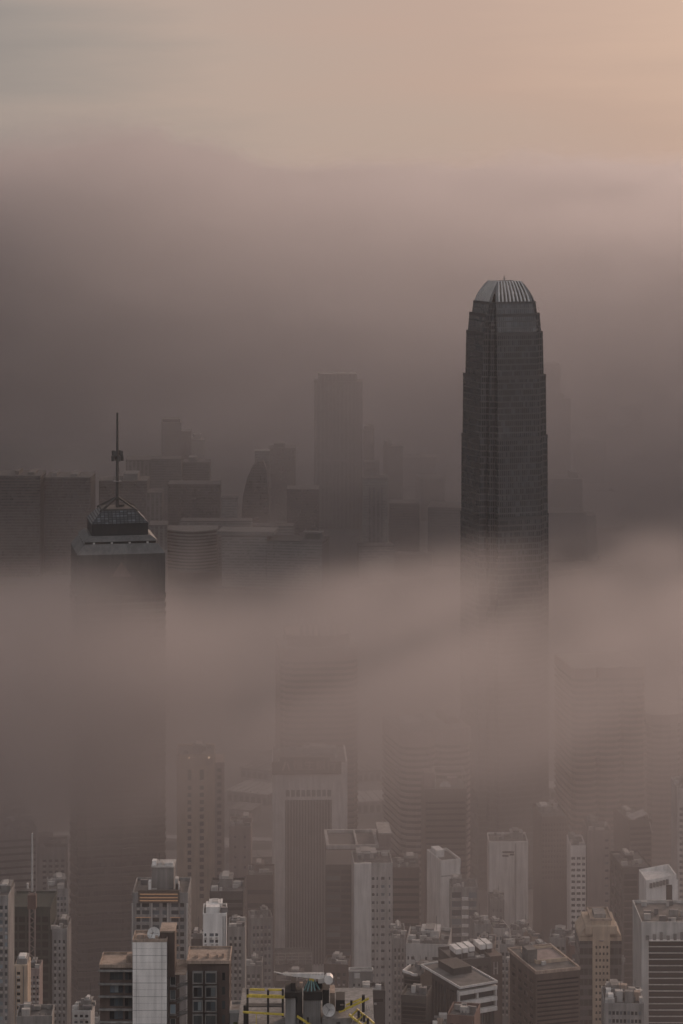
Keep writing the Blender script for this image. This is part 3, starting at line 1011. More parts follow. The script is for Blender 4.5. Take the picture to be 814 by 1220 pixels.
# ------------------------------------------------------------------ right foreground
t, w, h = B('office_tower', 'dark louvred office block with pinkish roof rim, bottom right of centre', 'office building', 638, 692, 1157, 800, 24, 17, 'brown',
            front=(FULL, uniq_rows(1166, 5.2, 2.4, 24)), left=(even(4), uniq_rows(1168, 10.4, 5, 12)), win='glassdark', wname='window_band', rec=.25)
MB().ring(-w / 2 - .12, w / 2 + .12, -.12, 26.1, h - .3, h + .7, .5).obj('parapet', K['tan'], t)
MB().box(-w / 2 + .5, w / 2 - .5, .5, 25.5, h - .2, h + .05).obj('roof_deck', K['roof'], t)
MB().box(-4, w / 2 - 1.2, 9, 22, h + .05, h + .6).obj('raised_deck', K['mauve'], t)
MB().ring(-4.4, w / 2 - .8, 8.6, 22.4, h + .05, h + 1.3, .3).obj('deck_kerb', K['beige'], t)
MB().box(-w / 2 + 1, -w / 2 + 4.4, 10, 15, h + .05, h + 4.5).obj('water_tank', K['roof'], t)
MB().box(-w / 2 + 5, -w / 2 + 6.4, 7, 8, h + .05, h + 1.2).obj('cooling_unit', K['pale'], t)

# beige tower with crown
D2 = 900
t, w, h = B('office_tower', 'beige stepped tower with crown box and dark glass flanks', 'office tower', 706.5, 727, 1104, D2, 20, 0, 'beige',
            front=(even(4, .1, .95, .5), uniq_rows(1127, 7.8, 3.4, 14)), win='glassdark', rec=.4)
m2 = MPP(D2)
for a, b, nm in ((691, 706.5, 'glass_flank'), (727, 741.5, 'glass_flank')):
    x0, x1 = (a - 716.75) * m2, (b - 716.75) * m2
    MB().box(x0 + (.003 if a > 700 else 0), x1 - (0 if a > 700 else .003), 2.2, 20, 0, Z(1123, D2) - ground_z(D2)).obj(nm, K['cw_dark'], t)
    MB().box(x0, x1, 2.0, 20.1, Z(1123, D2) - ground_z(D2) + .003, Z(1118.5, D2) - ground_z(D2)).obj('cornice', K['beige'], t)
    s = 1 if a > 700 else -1
    MB().prism([(x0 if s < 0 else x0, 2.4), (x1, 2.4), (x1, 19.8), (x0, 19.8)], h - 4.3, h - 1.0, [(x0 + (2.4 if s < 0 else 0), 2.6), (x1 - (2.4 if s > 0 else 0), 2.6), (x1 - (2.4 if s > 0 else 0), 19), (x0 + (2.4 if s < 0 else 0), 19)]).obj('shoulder', K['beige'], t)
MB().box(-w / 2 - 2.6, w / 2 + 2.6, .6, 19, h - 3.0, h - .05).obj('crown_base', K['beige'], t)
MB().box(-w / 2 - .3, w / 2 + .5, 2, 16, h, h + 1.7).obj('crown_box', K['beige'], t)
MB().ring(-w / 2 - .7, w / 2 + .9, 1.6, 16.4, h + 1.7, h + 2.5, .5).obj('parapet', K['tan'], t)
MB().box(-w / 2 + 1, w / 2 - 1, 5, 13, h + 1.7, h + 3.2).obj('machine_room', K['concrete'], t)
MB().cyl((0, -.12), 1.0, h - 5.2, h - 5.0, 6).obj('emblem_boss', K['mauve'], t)
MB().box(-w / 2 - 7.2, -w / 2 - 6.9, 4, 4.3, h - 3, h + 1).obj('antenna', K['metal'], t)

# white framed dark glass block
t, w, h = B('office_tower', 'dark glass block in white frame with horizontal lines, lower right edge', 'office tower', 764.5, 830, 1102, 850, 26, 0, 'pale',
            front=([(.13, .99)], uniq_rows(1121, 7.55, 6.9, 15)), win='glassdark', wname='window_band', rec=.8, roof=21, rk=dict(n=6, lift=False))
for k in range(6):
    MB().box(-w / 2 + 1.5 + 2.4 * k, -w / 2 + 2.6 + 2.4 * k, -.5, -.02, h - 5.2, h - 3.6 + .6 * (k % 3)).obj('cooling_unit', K['concrete'], t)
MB().box(-w / 2 + 2.7, w / 2, -.45, -.02, Z(1121, 850) - ground_z(850), Z(1119.2, 850) - ground_z(850)).obj('ledge', K['white'], t)
# white tower with a slot
D3 = 1000
t, w, h = B('tower', 'white tower with tall dark slot and slanting roof rim, lower right', 'tower', 770, 808, 1050, D3, 16, 4, 'white',
            front=([(.15, .48), (.52, .84)], uniq_rows(1087, 8, 5.6, 6)), win='glassdark', rec=.5, wname='window_band')
MB().box(w * .12, w * .32, -.07, .3, h - 17.5, h - 1.5).obj('dark_slot', K['glassdark'], t)
MB().box(w * .09, w * .12, -.3, .2, h - 17.8, h - 1.2).obj('slot_frame', K['white'], t)
mb = MB()
for y0, y1 in ((-.05, .45), (15.6, 16.05)):
    mb.prism([(-w / 2 - .05, y0), (w / 2 + .05, y0), (w / 2 + .05, y1), (-w / 2 - .05, y1)], h - .2, h + .5)
    mb.add([(-w / 2 - .05, y0, h + .5), (w / 2 - .5, y0, h + .5), (w / 2 - .9, y0, h + 2.6), (-w / 2 - .05, y1, h + .5), (w / 2 - .5, y1, h + .5), (w / 2 - .9, y1, h + 2.6)],
           [(0, 1, 2), (3, 5, 4), (0, 2, 5, 3), (1, 4, 5, 2)])
mb.box(w / 2 - .95, w / 2 - .5, .46, 15.59, h, h + 2.5)
mb.box(-w / 2 - .05, -w / 2 + .4, .46, 15.59, h, h + .5)
mb.obj('sloped_rim', K['white'], t)
for k in range(6):
    MB().box(-w * .4 + k * 1.35, -w * .4 + k * 1.35 + 1.1, -.6, -.02, h - 2.6 + .3 * k, h - .6 + .3 * k).obj('cooling_unit', K['concrete'], t)
# dark tall tower behind it and slim pale edge
B('office_tower', 'tall dark tower with pale floor lines behind the beige stepped tower', 'office tower', 742, 777, 1036, 1100, 28, 6, 'dark',
  front=([(.05, .5), (.53, .97)], uniq_rows(1041, 8.3, 6.6, 24)), left=(even(3), uniq_rows(1041, 8.3, 6.6, 24)), win='glassdark', wname='window_band', roof=31)
t, w, h = B('office_tower', 'hazy dark tower with lopsided pale roof canopy, right of the white three-column slab', 'office tower', 750, 777, 979, 1260, 26, 12, 'brown',
            front=(FULL, uniq_rows(985, 6.5, 3.6, 20)), win='glassdark', wname='window_band', roof=32, rk=dict(n=3))
mb = MB()
mb.add([(-w * .4, 0, h + 1), (w * .3, 0, h + 3.4), (w * .5, 0, h - 6), (-w * .4, 9, h + 1), (w * .3, 9, h + 3.4), (w * .5, 9, h - 6), (-w * .4, 0, h + 1.5), (w * .33, 0, h + 4), (w * .55, 0, h - 6), (-w * .4, 9, h + 1.5), (w * .33, 9, h + 4), (w * .55, 9, h - 6)],
       [(0, 1, 7, 6), (1, 2, 8, 7), (3, 9, 10, 4), (4, 10, 11, 5), (6, 7, 10, 9), (7, 8, 11, 10), (0, 3, 4, 1), (1, 4, 5, 2), (0, 6, 9, 3), (2, 5, 11, 8)])
mb.obj('roof_canopy', K['pale'], t)
B('tower', 'slim pale tower sliver at the right picture edge', 'tower', 807, 830, 942, 1180, 22, 0, 'pale', front=(even(3), uniq_rows(962, 7, 3.5, 24)), roof=33)
# low beige block with clutter at bottom
t, w, h = B('building', 'low grey block crowded with pale rooftop units, bottom right', 'building', 720, 767, 1199, 750, 16, -3, 'grey',
            front=(even(9, .1, .95, .7), uniq_rows(1205, 9.5, 4.5, 5)), left=(even(4), uniq_rows(1205, 9.5, 4.5, 5)), roof=41, rk=dict(n=9, tank=True, par=.9))
for k, (a, y, s) in enumerate(((-4.6, 3, 1.6), (-2.4, 4, 2.3), (.5, 3, 2.6), (3.6, 5, 1.8), (-5, 8, 1.5), (4.9, 2, 1.0), (2, 8, 2.0), (-1, 9, 2.6))):
    MB().box(a, a + s, y, y + 2, h + .07, h + 1 + s).obj('roof_box', K[('white', 'pale', 'concrete', 'tan')[k % 4]], t)
for k in range(4):
    MB().cyl((-3 + 2.3 * k, 4 + k), .07, h, h + 4.5 + (k % 2) * 1.5, 6).obj('antenna', K['metal'], t)

# modern block with white banded balconies
D4 = 780
t, w, h = B('office_building', 'low modern block with white banded balconies on its corner, bottom centre', 'office building', 545, 590, 1173, D4, 17, 27, 'dark',
            front=([(k / 11 + .02, k / 11 + .06) for k in range(11)], [(1206, 1260)]), left=([(k / 9 + .02, k / 9 + .07) for k in range(9)], [(1180, 1260)]), win='glass', rec=.35)
mm4 = MPP(D4)
for k, y in enumerate((1177, 1190, 1202)):
    zz4 = h - (y - 1172) * mm4
    MB().box(-w / 2 - .3, w / 2 + .2, -1.5, -.02, zz4 - .8, zz4 + .45).obj('balcony_band', K['whitepaint'], t)
for k in range(3):
    for zz4 in (h - 17 * mm4, h - 29.4 * mm4):
        MB().box(-w / 2 - .2 + k * (w - .1) / 2, -w / 2 + .2 + k * (w - .1) / 2 - .05, -1.3, -.02, zz4 + .46 - .9 - .0, zz4 + 2.2).obj('balcony_post', K['whitepaint'], t)
MB().box(-w / 2 - .1, w / 2 + .1, -1.6, 24.1, h, h + .35).obj('roof_deck', K['roof'], t)
MB().ring(-w / 2 - .2, w / 2 + .2, -1.7, 24.2, h + .05, h + .75, .35).obj('roof_rim', K['whitepaint'], t)
MB().box(-w * .2, w * .3, 10, 20, h + .35, h + 2.6).obj('machine_room', K['dark'], t)
# dark pair with white skylight boxes and the white letter
D5 = 900
t, w, h = B('office_building', 'dark twin-roofed block carrying rows of white skylight boxes and a white letter', 'office building', 541, 586, 1146, D5, 17, 18, 'dark',
            front=(even(5), uniq_rows(1152, 11, 4, 4)), roof=51, rk=dict(lift=False, n=2), win='glassdark')
mb = MB().box(w / 2 + .3, w / 2 + 5.2, 2.0, 17, 0, h + .6)
mb.obj('side_block', K['brown'], t)
m5 = MPP(D5)
for k, (a, y) in enumerate(((-5.3, 3.5), (-2.4, 4.2), (.5, 5), (7.4 - 2.2, 6), (7.4 + .6, 6.2))):
    mb = MB().box(a, a + 2.2, y, y + 7.0, h + 2.2, h + 4.0)
    mb.obj('skylight_box', K['white'], t)
    MB().box(a + .2, a + 2.0, y + .3, y + 6.7, h + .1, h + 2.19).obj('plant_base', K['black'], t)
sx0 = w / 2 + 2.6
lt_ = MB().box(sx0 - 1.0, sx0 - .55, 1.9, 1.995, h - 6.2, h - 1.6).box(sx0 + .35, sx0 + .8, 1.9, 1.995, h - 6.2, h - 1.6).box(sx0 - .55, sx0 + .35, 1.9, 1.995, h - 4.1, h - 3.7)
lt_.obj('sign_letter', K['paleroof'], t)

# old low blocks cluster
for k, (a, b, y, D, wl, lab, wn_) in enumerate((
        (588, 607, 1109, 1050, 'pale', 'small pale old block with cluttered roof at the foot of the double white slab', 3),
        (609, 628, 1112, 1060, 'grey', 'grey old block with tanks on top, right of the small pale old block', 3),
        (634, 641, 1119, 1020, 'tan', 'narrow warm tan stairhouse block among old rooftops', 1),
        (606, 622, 1148, 900, 'tan', 'low block with pink and tan roof shed, right of the white letter', 2),
        (655, 681, 1121, 980, 'grey', 'drab old grey walk-up left of the beige stepped tower', 4),
        (680, 692, 1130, 960, 'redbrown', 'narrow rust-coloured walk-up touching the beige stepped tower', 2),
        (566, 585, 1104, 1040, 'grey', 'grey shed-topped block under the glassy balconies', 3))):
    B('old_block', lab, 'old block', a, b, y, D, 12, random.Random(k).uniform(-14, 14), wl, front=(even(wn_), uniq_rows(y + 7, 9, 4.5, 10)), roof=60 + k, rk=dict(n=4))
for k, (a, b, y, D, wl, lab, wn_) in enumerate((
        (570, 590, 1128, 1010, 'tan', 'squat tan block right under the glassy balcony tower', 3),
        (596, 612, 1128, 985, 'grey', 'grey block standing in front of the small pale old block', 3),
        (614, 632, 1131, 990, 'concrete', 'stained concrete block in front of the narrow warm stairhouse', 3),
        (642, 659, 1136, 960, 'pale', 'pale little block wedged left of the drab walk-up', 3),
        (506, 521, 1118, 1040, 'grey', 'grey infill block between cream gridded tower and plain white tower', 3),
        (299, 325, 1096, 1150, 'grey', 'hazy grey block low against the left side of the ribbed bank', 5),
        (328, 380, 1172, 1050, 'dark', 'dark block beneath the ribbed bank centre, behind the crane jib', 8),
        (386, 415, 1152, 1000, 'brown', 'brown block between crane counterweight and grey concrete rooftop', 4),
        (225, 241, 1122, 940, 'dark', 'dark slot of a building between orange-striped tower and weathered white one', 3),
        (292, 312, 1154, 980, 'concrete', 'concrete block right of the narrow ledged apartment tower', 3),
        (728, 743, 1152, 980, 'grey', 'thin grey block between beige stepped tower and dark striped tower', 2),
        (551, 571, 1136, 1000, 'brown', 'brown block behind the white skylight boxes', 3))):
    B('old_block', lab, 'old block', a, b, y, D, 12, random.Random(k + 90).uniform(-10, 14), wl, front=(even(wn_), uniq_rows(y + 7, 8.6, 4.2, 9)), roof=160 + k, rk=dict(n=5))
# clustered white tower left of centre right
D6 = 1150
t, w, h = B('tower', 'tall plain white tower with pale stepped roof, right of centre', 'tower', 525, 549, 1027, D6, 20, 17, 'white', roof=None)
MB().ring(-w / 2 - .05, w / 2 + .05, -.05, 20.05, h - .2, h + 1.2, .4).obj('parapet', K['white'], t)
MB().box(-w / 2 + .4, w / 2 - .4, .4, 19.6, h - .1, h + .05).obj('roof_deck', K['roof'], t)
MB().box(-w / 2 + 1, 0, 9, 17, h + .05, h + 3.4).obj('machine_room', K['white'], t)
MB().box(-w / 2 + .2, w / 2 + .12, -.12, 20.12, h - 6.6, h - 6.2).obj('string_course', K['grey'], t)
t, w, h = B('apartment_tower', 'glassy apartment tower with white balconies against the plain white tower', 'apartment tower', 537, 569, 1060, 1120, 14, 0, 'grey',
            front=([(.05, .4), (.68, .97)], uniq_rows(1063, 10.6, 7, 12)), win='glassblue', roof=71)
for k in range(9):
    z = h - 4.6 - 4.1 * k
    MB().box(w * -.08, w * .16, -1.1, -.02, z - .1, z + 1.1).obj('balcony', K['white'], t)
D7 = 1250
t, w, h = B('apartment_tower', 'twin white slab tower with dark louvres under its roof', 'tower', 583, 629, 1005, D7, 18, 0, 'white', roof=72, rk=dict(n=2))
MB().box(w * .16, w * .2, -.9, -.02, 0, h + .3).obj('wall_fin', K['pale'], t)
MB().box(w * .2, w / 2 + .02, -.9, -.02, 0, h + 1.3).obj('wall_slab', K['white'], t)
for k, (a, b, y) in enumerate(((-.16, .14, 1014), (-.16, .0, 1018.5), (.03, .14, 1017))):
    MB().box(w * a, w * b, -.25, -.02, h - (y - 1005) * MPP(D7) - .9, h - (y - 1005) * MPP(D7)).obj('louvre', K['dark'], t)
B('tower', 'rounded-top grey block half hiding the twin white slab', 'tower', 584, 601, 1075, 1200, 14, 0, 'grey', front=(even(3, .1, .9, .3), uniq_rows(1083, 9, 4, 8)), roof=73)
B('office_tower', 'brown office tower between the twin slab and the three-column slab', 'office tower', 645, 677, 975, 1270, 26, 5, 'brown', front=(even(9, .02, .98, .5), uniq_rows(981, 6.3, 3.4, 11)), win='glassdark', roof=74, rk=dict(n=3))
t, w, h = B('apartment_tower', 'white slab tower with three columns of small dark windows', 'tower', 680, 698, 1010, 1180, 20, 0, 'white', front=([(.05, .3), (.4, .66), (.76, .96)], uniq_rows(1021, 7.0, 3.3, 18)), win='glassdark', roof=75, rk=dict(n=2))
B('apartment_tower', 'plain mauve slab joined to the three-column white slab', 'tower', 699.5, 728, 992, 1190, 22, 0, 'mauve', front=([(.75, .9)], uniq_rows(1000, 9, 3, 16)), roof=76)
# slim tower with strip windows
t, w, h = B('apartment_tower', 'pale tower with blank left half and punched window columns', 'tower', 422, 468, 1031, 1150, 22, 3, 'pale',
            front=([(.46, .53), (.58, .62), (.70, .79), (.9, .94)], uniq_rows(1045, 9.6, 3.6, 19)), roof=77, rk=dict(n=4))
MB().box(-w / 2 + .02, -w * .06, -1.4, -.02, 0, h + 1.4).obj('blank_slab', K['white'], t)
B('office_tower', 'dark glazed tower filling the gap between ribbed bank and pale punched tower', 'office tower', 388, 424, 1030, 1190, 26, 0, 'dark',
  front=([(.03, .48), (.52, .97)], uniq_rows(1036, 7.5, 5.2, 26)), win='glass', wname='window_band', roof=None)
D8 = 1230
t, w, h = B('office_tower', 'tower with big open roof frame beside the ribbed bank centre', 'office tower', 392, 466, 1010, D8, 30, 3, 'mauve', front=(FULL, uniq_rows(1017, 6, 2.6, 14)), win='glassdark', wname='window_band')
MB().box(-w / 2 + .8, w / 2 - .8, .8, 29, h - .2, h + .1).obj('roof_deck', K['roof'], t)
MB().ring(-w / 2 - 1.2, w * .3, -.6, 30, h - .3, h + 1.6, 1.4).obj('roof_frame', K['pale'], t)
MB().box(-w * .06, -w * .03, .82, 28.6, h + .1, h + 1.4).obj('frame_beam', K['pale'], t)
MB().box(w * .28 + 1, w / 2 + .1, 1, 22, h + .1, h + 6.5).obj('plant_enclosure', K['mauve'], t)
MB().box(w * .28 + .6, w / 2 + .4, .6, 22.4, h + 6.5, h + 7.1).obj('enclosure_roof', K['paleroof'], t)
B('office_block', 'hazy low dark block behind the pale punched tower', 'office building', 467, 500, 1036, 1210, 22, 0, 'brown', front=(FULL, uniq_rows(1046, 9, 4, 14)), win='glassdark', wname='window_band', roof=78, rk=dict(n=7))
# dish-topped building in front of the round bays
D9 = 1420
t, w, h = B('telecom_building', 'hazy rooftop with large white dish enclosure in front of the round-bay tower', 'office building', 506, 556, 940, D9, 24, 3, 'brown', front=(FULL, uniq_rows(955, 7, 3, 14)), win='glassdark', wname='window_band')
m9 = MPP(D9)
MB().box(-w / 2 + .5, w / 2 - .5, .5, 23, h - .1, h + .1).obj('roof_deck', K['roof'], t)
MB().box(-w / 2, -w / 2 + 6, 2, 14, h + .1, h + 9).obj('lift_tower', K['mauve'], t)
MB().cyl((-w / 2 + 4, 8), .35, h + 9, h + 25, 8, .15).obj('antenna', K['metal'], t)
mb = MB()
for a in (-w / 2 + 6.4, w / 2 - .4):
    for y in (.4, 20):
        mb.bar((a, y, h), (a, y, h + 8.5), .35)
for y in (.4, 20):
    mb.bar((-w / 2 + 6.4, y, h + 8.5), (w / 2 - .2, y, h + 8.5), .35)
for a in (-w / 2 + 6.4, w / 2 - .4):
    mb.bar((a, .4, h + 8.5), (a, 20, h + 8.5), .35)
mb.obj('roof_frame', K['pale'], t)
MB().box(2, 8, 9, 15, h + .1, h + 4).obj('machine_room', K['mauve'], t)
dish('satellite_dish', 'large pale dish on the hazy rooftop before the round-bay tower', 531, 938, D9 + 5, 3.4, -20, 40)
# cluster under the white tower, low centre
t, w, h = B('apartment_tower', 'cream tower with grid of dark windows and messy flat roof, below the plain white tower', 'apartment tower', 484, 534, 1128, 960, 22, -6, 'pale',
            front=([(.03, .07), (.12, .2), (.45, .5), (.62, .78), (.86, .93)], uniq_rows(1140, 9.4, 4.2, 12)), left=(even(3), uniq_rows(1140, 9.4, 4.2, 12)), roof=81, rk=dict(n=12, rail=True))
B('apartment_tower', 'slim dark slab along the left flank of the cream gridded tower', 'apartment tower', 468, 483, 1121, 990, 20, 0, 'grey', front=(even(3, .05, .95, .4), uniq_rows(1130, 9, 4.4, 11)), roof=82, rk=dict(n=7))
D10 = 800
t, w, h = B('office_tower', 'narrow black glass tower with white curved roof rim, bottom centre', 'office tower', 481, 501, 1162, D10, 15, -20, 'dark', front=(FULL, uniq_rows(1164, 4.6, 3.9, 16)), left=(even(2), uniq_rows(1164, 9, 6, 8)), win='glassdark', wname='window_band')
mb = MB()
pts = [(-w / 2 - .2, 8, .2), (-w / 2 - .3, .5, .6), (-w * .1, -.3, .5), (w * .1, -.3, .0), (w / 2 - 1, -.4, .2)]
for a, b in zip(pts, pts[1:]):
    mb.bar((a[0], a[1], h + a[2] + .3), (b[0], b[1], h + b[2] + .3), .5, .75)
mb.obj('roof_rim', K['whitepaint'], t)
MB().box(-w / 2 + .4, w / 2 - .4, .4, 16.5, h, h + .12).obj('roof_deck', K['roof'], t)
for k, (a, y, s) in enumerate(((0, 5, 1.2), (1.4, 7, 1.6), (-1.6, 8, 1.0), (2.2, 3.5, .8))):
    MB().box(a, a + s, y, y + s, h + .12, h + .8 + s).obj('cooling_unit', K[('metal', 'concrete')[k % 2]], t)
mb = MB().bar((0, 5.5, h + 2), (-1.6, 5.5, h + 5), .14).bar((1, 7, h + 2), (.5, 7, h + 4.6), .12)
mb.obj('antenna', K['metal'], t)
B('office_tower', 'black lower wing in front of the narrow black tower with curved rim', 'office tower', 478, 508, 1190, 770, 10, -12, 'dark', front=(FULL, uniq_rows(1195, 5, 4.2, 8)), win='glassdark', wname='window_band', roof=83, rk=dict(n=2, lift=False))
t, w, h = B('old_block', 'grey concrete rooftop with square dark opening and pale pipes, right of the crane', 'old block', 416, 444.5, 1157, 860, 3, 0, 'concrete', front=(even(4, .1, .95, .35), uniq_rows(1172, 9, 3.4, 7)), roof=None)
MB().ring(-w / 2 - .1, w / 2 + .1, -.15, 3.1, h - .2, h + .4, .35).obj('parapet', K['pale'], t)
MB().ring(-2.4, -.4, -.5, -.02, h - 2.4, h - .8, .25).obj('hatch_frame', K['pale'], t)
MB().box(-2.1, -.7, -.2, -.021, h - 2.2, h - 1.0).obj('dark_hatch', K['black'], t)
for k in range(4):
    MB().box(.4 + k * .8, .8 + k * .8, -.5, -.02, h - 5.4 + .5 * (k % 2), h - 4.6 + .5 * (k % 2)).obj('vent_box', K['white'], t)
t, w, h = B('old_block', 'dark flat-topped box with rooftop units right of the crane forms', 'old block', 431, 459, 1184, 800, 8, 0, 'dark', front=([(.1, .92)], [(1190, 1194)]), win='glassdark', roof=84, rk=dict(n=4, lift=False))
for a, lab in ((0, 0),):
    t = thing('roof_plant', 'pale boxes and vent stacks on the rooftop at bottom centre, before the banded corner block', 'roof plant', (X(524, 770), 770, Z(1224, 770)))
    MB().box(-2.8, 2.8, -1, 4, -40, -.4).obj('plinth', K['dark'], t)
    for k, (x_, y, s, mk) in enumerate(((-2.2, 0, 1.5, 'white'), (-.8, 1, 1.9, 'tan'), (.8, .4, 1.2, 'concrete'), (1.5, 2, 1.6, 'metal'), (-1.6, 2.6, 2.0, 'concrete'), (-.1, 2.9, 2.6, 'pale'))):
        MB().box(x_, x_ + s, y, y + s, -.4, s * 1.1).obj('unit', K[mk], t)
MBOXD = 760
B('old_block', 'low russet rooftop at the bottom edge in front of the banded balconies', 'old block', 533, 565, 1214, 740, 12, -12, 'redbrown', front=(even(4), uniq_rows(1220, 9, 4, 3)), roof=85, rk=dict(lift=False, n=3))

# ------------------------------------------------------------------ left side
# beige hotel-like tower with two lamps
D11 = 1260
t, w, h = B('hotel_tower', 'beige tower with slotted dark window columns and two roof lamps', 'tower', 211, 256, 901, D11, 24, 3, 'beige',
            front=([(.28, .38), (.60, .71)], uniq_rows(917, 5.6, 13, 1) + uniq_rows(936, 8.6, 5.4, 16)), win='glassdark', roof=91, rk=dict(n=3), rec=.6)
MB().box(-w / 2 - .3, w / 2 + .3, -.5, -.02, h - 5.8, h - .4).obj('crown_band', K['beige'], t)
MB().box(w * .26, w * .44, -.65, -.51, h - 4.8, h - 1).obj('crown_sign', K['tan'], t)
MB().box(w / 2 + .02, w / 2 + 5, 3, 22, 0, h - 4).obj('side_wing', K['mauve'], t)
for k in range(22):
    MB().box(w / 2 + 1.2, w / 2 + 3.4, 2.93, 3.1, h - 9 - 3.7 * k, h - 7 - 3.7 * k).obj('window', K['glassdark'], t)
for px in (225.5, 249):
    MB().cyl(((px - 233.5) * MPP(D11), -.8), .42, h - 1.0, h - .2, 8).obj('roof_lamp', K['lamp'], t)
# building with orange strips
D12 = 900
t, w, h = B('apartment_tower', 'grey tower crowned with glowing orange louvre strips', 'apartment tower', 158, 224, 1067, D12, 20, 0, 'grey',
            front=([(.07, .14), (.17, .30), (.36, .48), (.54, .62), (.70, .83), (.86, .93)], uniq_rows(1076, 8.7, 5, 13)), right=(even(4), uniq_rows(1076, 8.7, 5, 13)), roof=92, rk=dict(n=6, lift=False))
m12 = MPP(D12)
wx = lambda px: (px - 191) * m12
wz = lambda py: h - (py - 1067) * m12
MB().box(wx(165), wx(214), -1.0, -.02, wz(1074.5), wz(1060)).obj('strip_panel', K['sign'], t)
for y in (1064.4, 1068.4, 1072):
    MB().box(wx(167), wx(212), -1.25, -1.01, wz(y + .6), wz(y - .6)).obj('orange_strip', K['copper'], t)
for px in (158, 181, 200, 223):
    MB().box(wx(px) - .25, wx(px) + .25, -.5, -.02, 0, wz(1076)).obj('pilaster', K['pale'], t)
for a, b, y in ((162, 180, 1093), (203, 215, 1093), (168, 180, 1109.5), (202, 211, 1109.5), (211, 214, 1126)):
    MB().box(wx(a), wx(b), -.3, -.02, wz(y + .35), wz(y - .35)).obj('orange_line', K['copper'], t)
MB().box(wx(180), wx(206), 5, 14, h, wz(1038)).obj('machine_room', K['concrete'], t)
MB().box(wx(179), wx(207), 4.6, 14.4, wz(1038), wz(1036.5)).obj('room_roof', K['paleroof'], t)
for k, (a, b, c) in enumerate(((180, 185, 1031), (187, 192, 1033), (195, 205, 1033.5), (176.5, 179.5, 1052), (208, 212, 1048), (209, 213.5, 1054))):
    y0_ = 6 if c < 1040 else 1.5
    MB().box(wx(a), wx(b), y0_, y0_ + 3, (wz(1036.5) if c < 1040 else h), wz(c)).obj('roof_unit', K[('white', 'paleroof', 'pale')[k % 3]], t)
MB().cyl((wx(188), 8), .12, wz(1036.5), wz(1023), 6).obj('antenna', K['metal'], t)
# pale stepped apartments
t, w, h = B('apartment_tower', 'weathered white apartment tower with stepped top, above the dark block roof', 'apartment tower', 242, 270, 1090, 860, 12, 2, 'white',
            front=([(.06, .14), (.28, .46), (.52, .64)], uniq_rows(1112, 7.6, 3.8, 8)), roof=93, rk=dict(n=2, par=.6))
MB().box(-w * .1, w * .25, -1.1, -.02, 0, h - 12).obj('bay_stack', K['pale'], t)
for k in range(5):
    MB().box(w * .0, w * .16, -1.22, -1.11, h - 14 - 2.4 * k, h - 13 - 2.4 * k).obj('window', K['glassdark'], t)
MB().box(-w / 2 + 1, w / 2 - 2.5, 2, 9, h + .1, h + 2.2).obj('penthouse', K['white'], t)
B('apartment_tower', 'narrow grey apartment tower with ledges right of the weathered white one', 'apartment tower', 272, 292, 1108, 880, 12, 0, 'grey', front=([(.08, .22), (.36, .5), (.64, .76)], uniq_rows(1116, 8, 4, 13)), roof=94, rk=dict(n=3))
B('tower', 'mauve slab behind the narrow grey apartment tower', 'tower', 273, 299, 987, 1240, 20, 0, 'mauve', front=(even(2, .05, .95, .2), uniq_rows(996, 12, 3, 8)), roof=95, rk=dict(n=6))
B('old_block', 'dark tower with a pale doorway on its roof, below the mauve slab', 'tower', 250, 290, 1065, 1000, 20, 0, 'dark', front=(FULL, uniq_rows(1072, 9, 4.2, 9)), win='glassdark', wname='window_band', roof=96, rk=dict(n=5))
B('office_block', 'hazy grey block with broken pale bands beside the ribbed bank, left foot', 'office building', 294, 326, 1045, 1220, 20, 0, 'brown', front=(FULL, uniq_rows(1060, 16, 6, 6)), win='glass', wname='window_band', roof=97, rk=dict(n=5))
# far left cluster
B('apartment_tower', 'grey balcony tower cut by the left picture edge', 'apartment tower', -20, 10, 1071, 850, 16, 0, 'grey', front=([(.3, .5), (.6, .78), (.86, .96)], uniq_rows(1079, 8.8, 4.6, 16)), roof=101, rk=dict(n=3), win='glassblue')
t, w, h = B('scaffolded_building', 'tall block wrapped in dark green netting at the left', 'building under netting', 11, 60, 1082, 900, 20, 0, 'green', front=(even(5, .03, .97, .8), uniq_rows(1092, 10, 7, 12)), win='glassdark', wname='netting_panel', rec=.15)
MB().ring(-w / 2 - .2, w / 2 + .2, -.2, 20.2, h - .2, h + .6, .4).obj('parapet', K['green'], t)
t = thing('hoist_mast', 'slender pale mast above the green netting with a reddish hoist tower below', 'hoist mast', (X(38.5, 880), 880, 80))
zb_ = 80
MB().cyl((0, 0), .42, Z(1062, 880) - zb_, Z(993, 880) - zb_, 8, .32).obj('mast', K['pale'], t)
mb = MB()
zl, zh = Z(1230, 880) - zb_, Z(1062, 880) - zb_
for sx in (-1, 1):
    for sy in (-1, 1):
        mb.bar((sx * 1.0, sy * 1.0, zl - 20), (sx * 1.0, sy * 1.0, zh), .35)
for k in range(30):
    z = zl + (zh - zl) * k / 30
    s = 1 if k % 2 else -1
    mb.bar((-1 * s, -1, z), (1 * s, -1, z + (zh - zl) / 30), .22)
    mb.bar((1, -1 * s, z), (1, 1 * s, z + (zh - zl) / 30), .22)
mb.obj('lattice', K['mauve'], t)
MB().box(-1.5, 1.5, -1.6, 1.6, zh - 6, zh - 1).obj('hoist_car', K['redbrown'], t)
MB().box(-2.0, -1.2, -.5, .5, zh + 1, zh + 3).obj('hoist_motor', K['paleroof'], t)
t, w, h = B('apartment_tower', 'narrow beige tower with white roof tank near bottom left', 'apartment tower', 17, 33, 1150, 760, 8, 0, 'beige', front=([(.2, .45)], uniq_rows(1158, 8.2, 3.6, 9)), left=(even(2), uniq_rows(1158, 8.2, 3.6, 9)), win='glassdark')
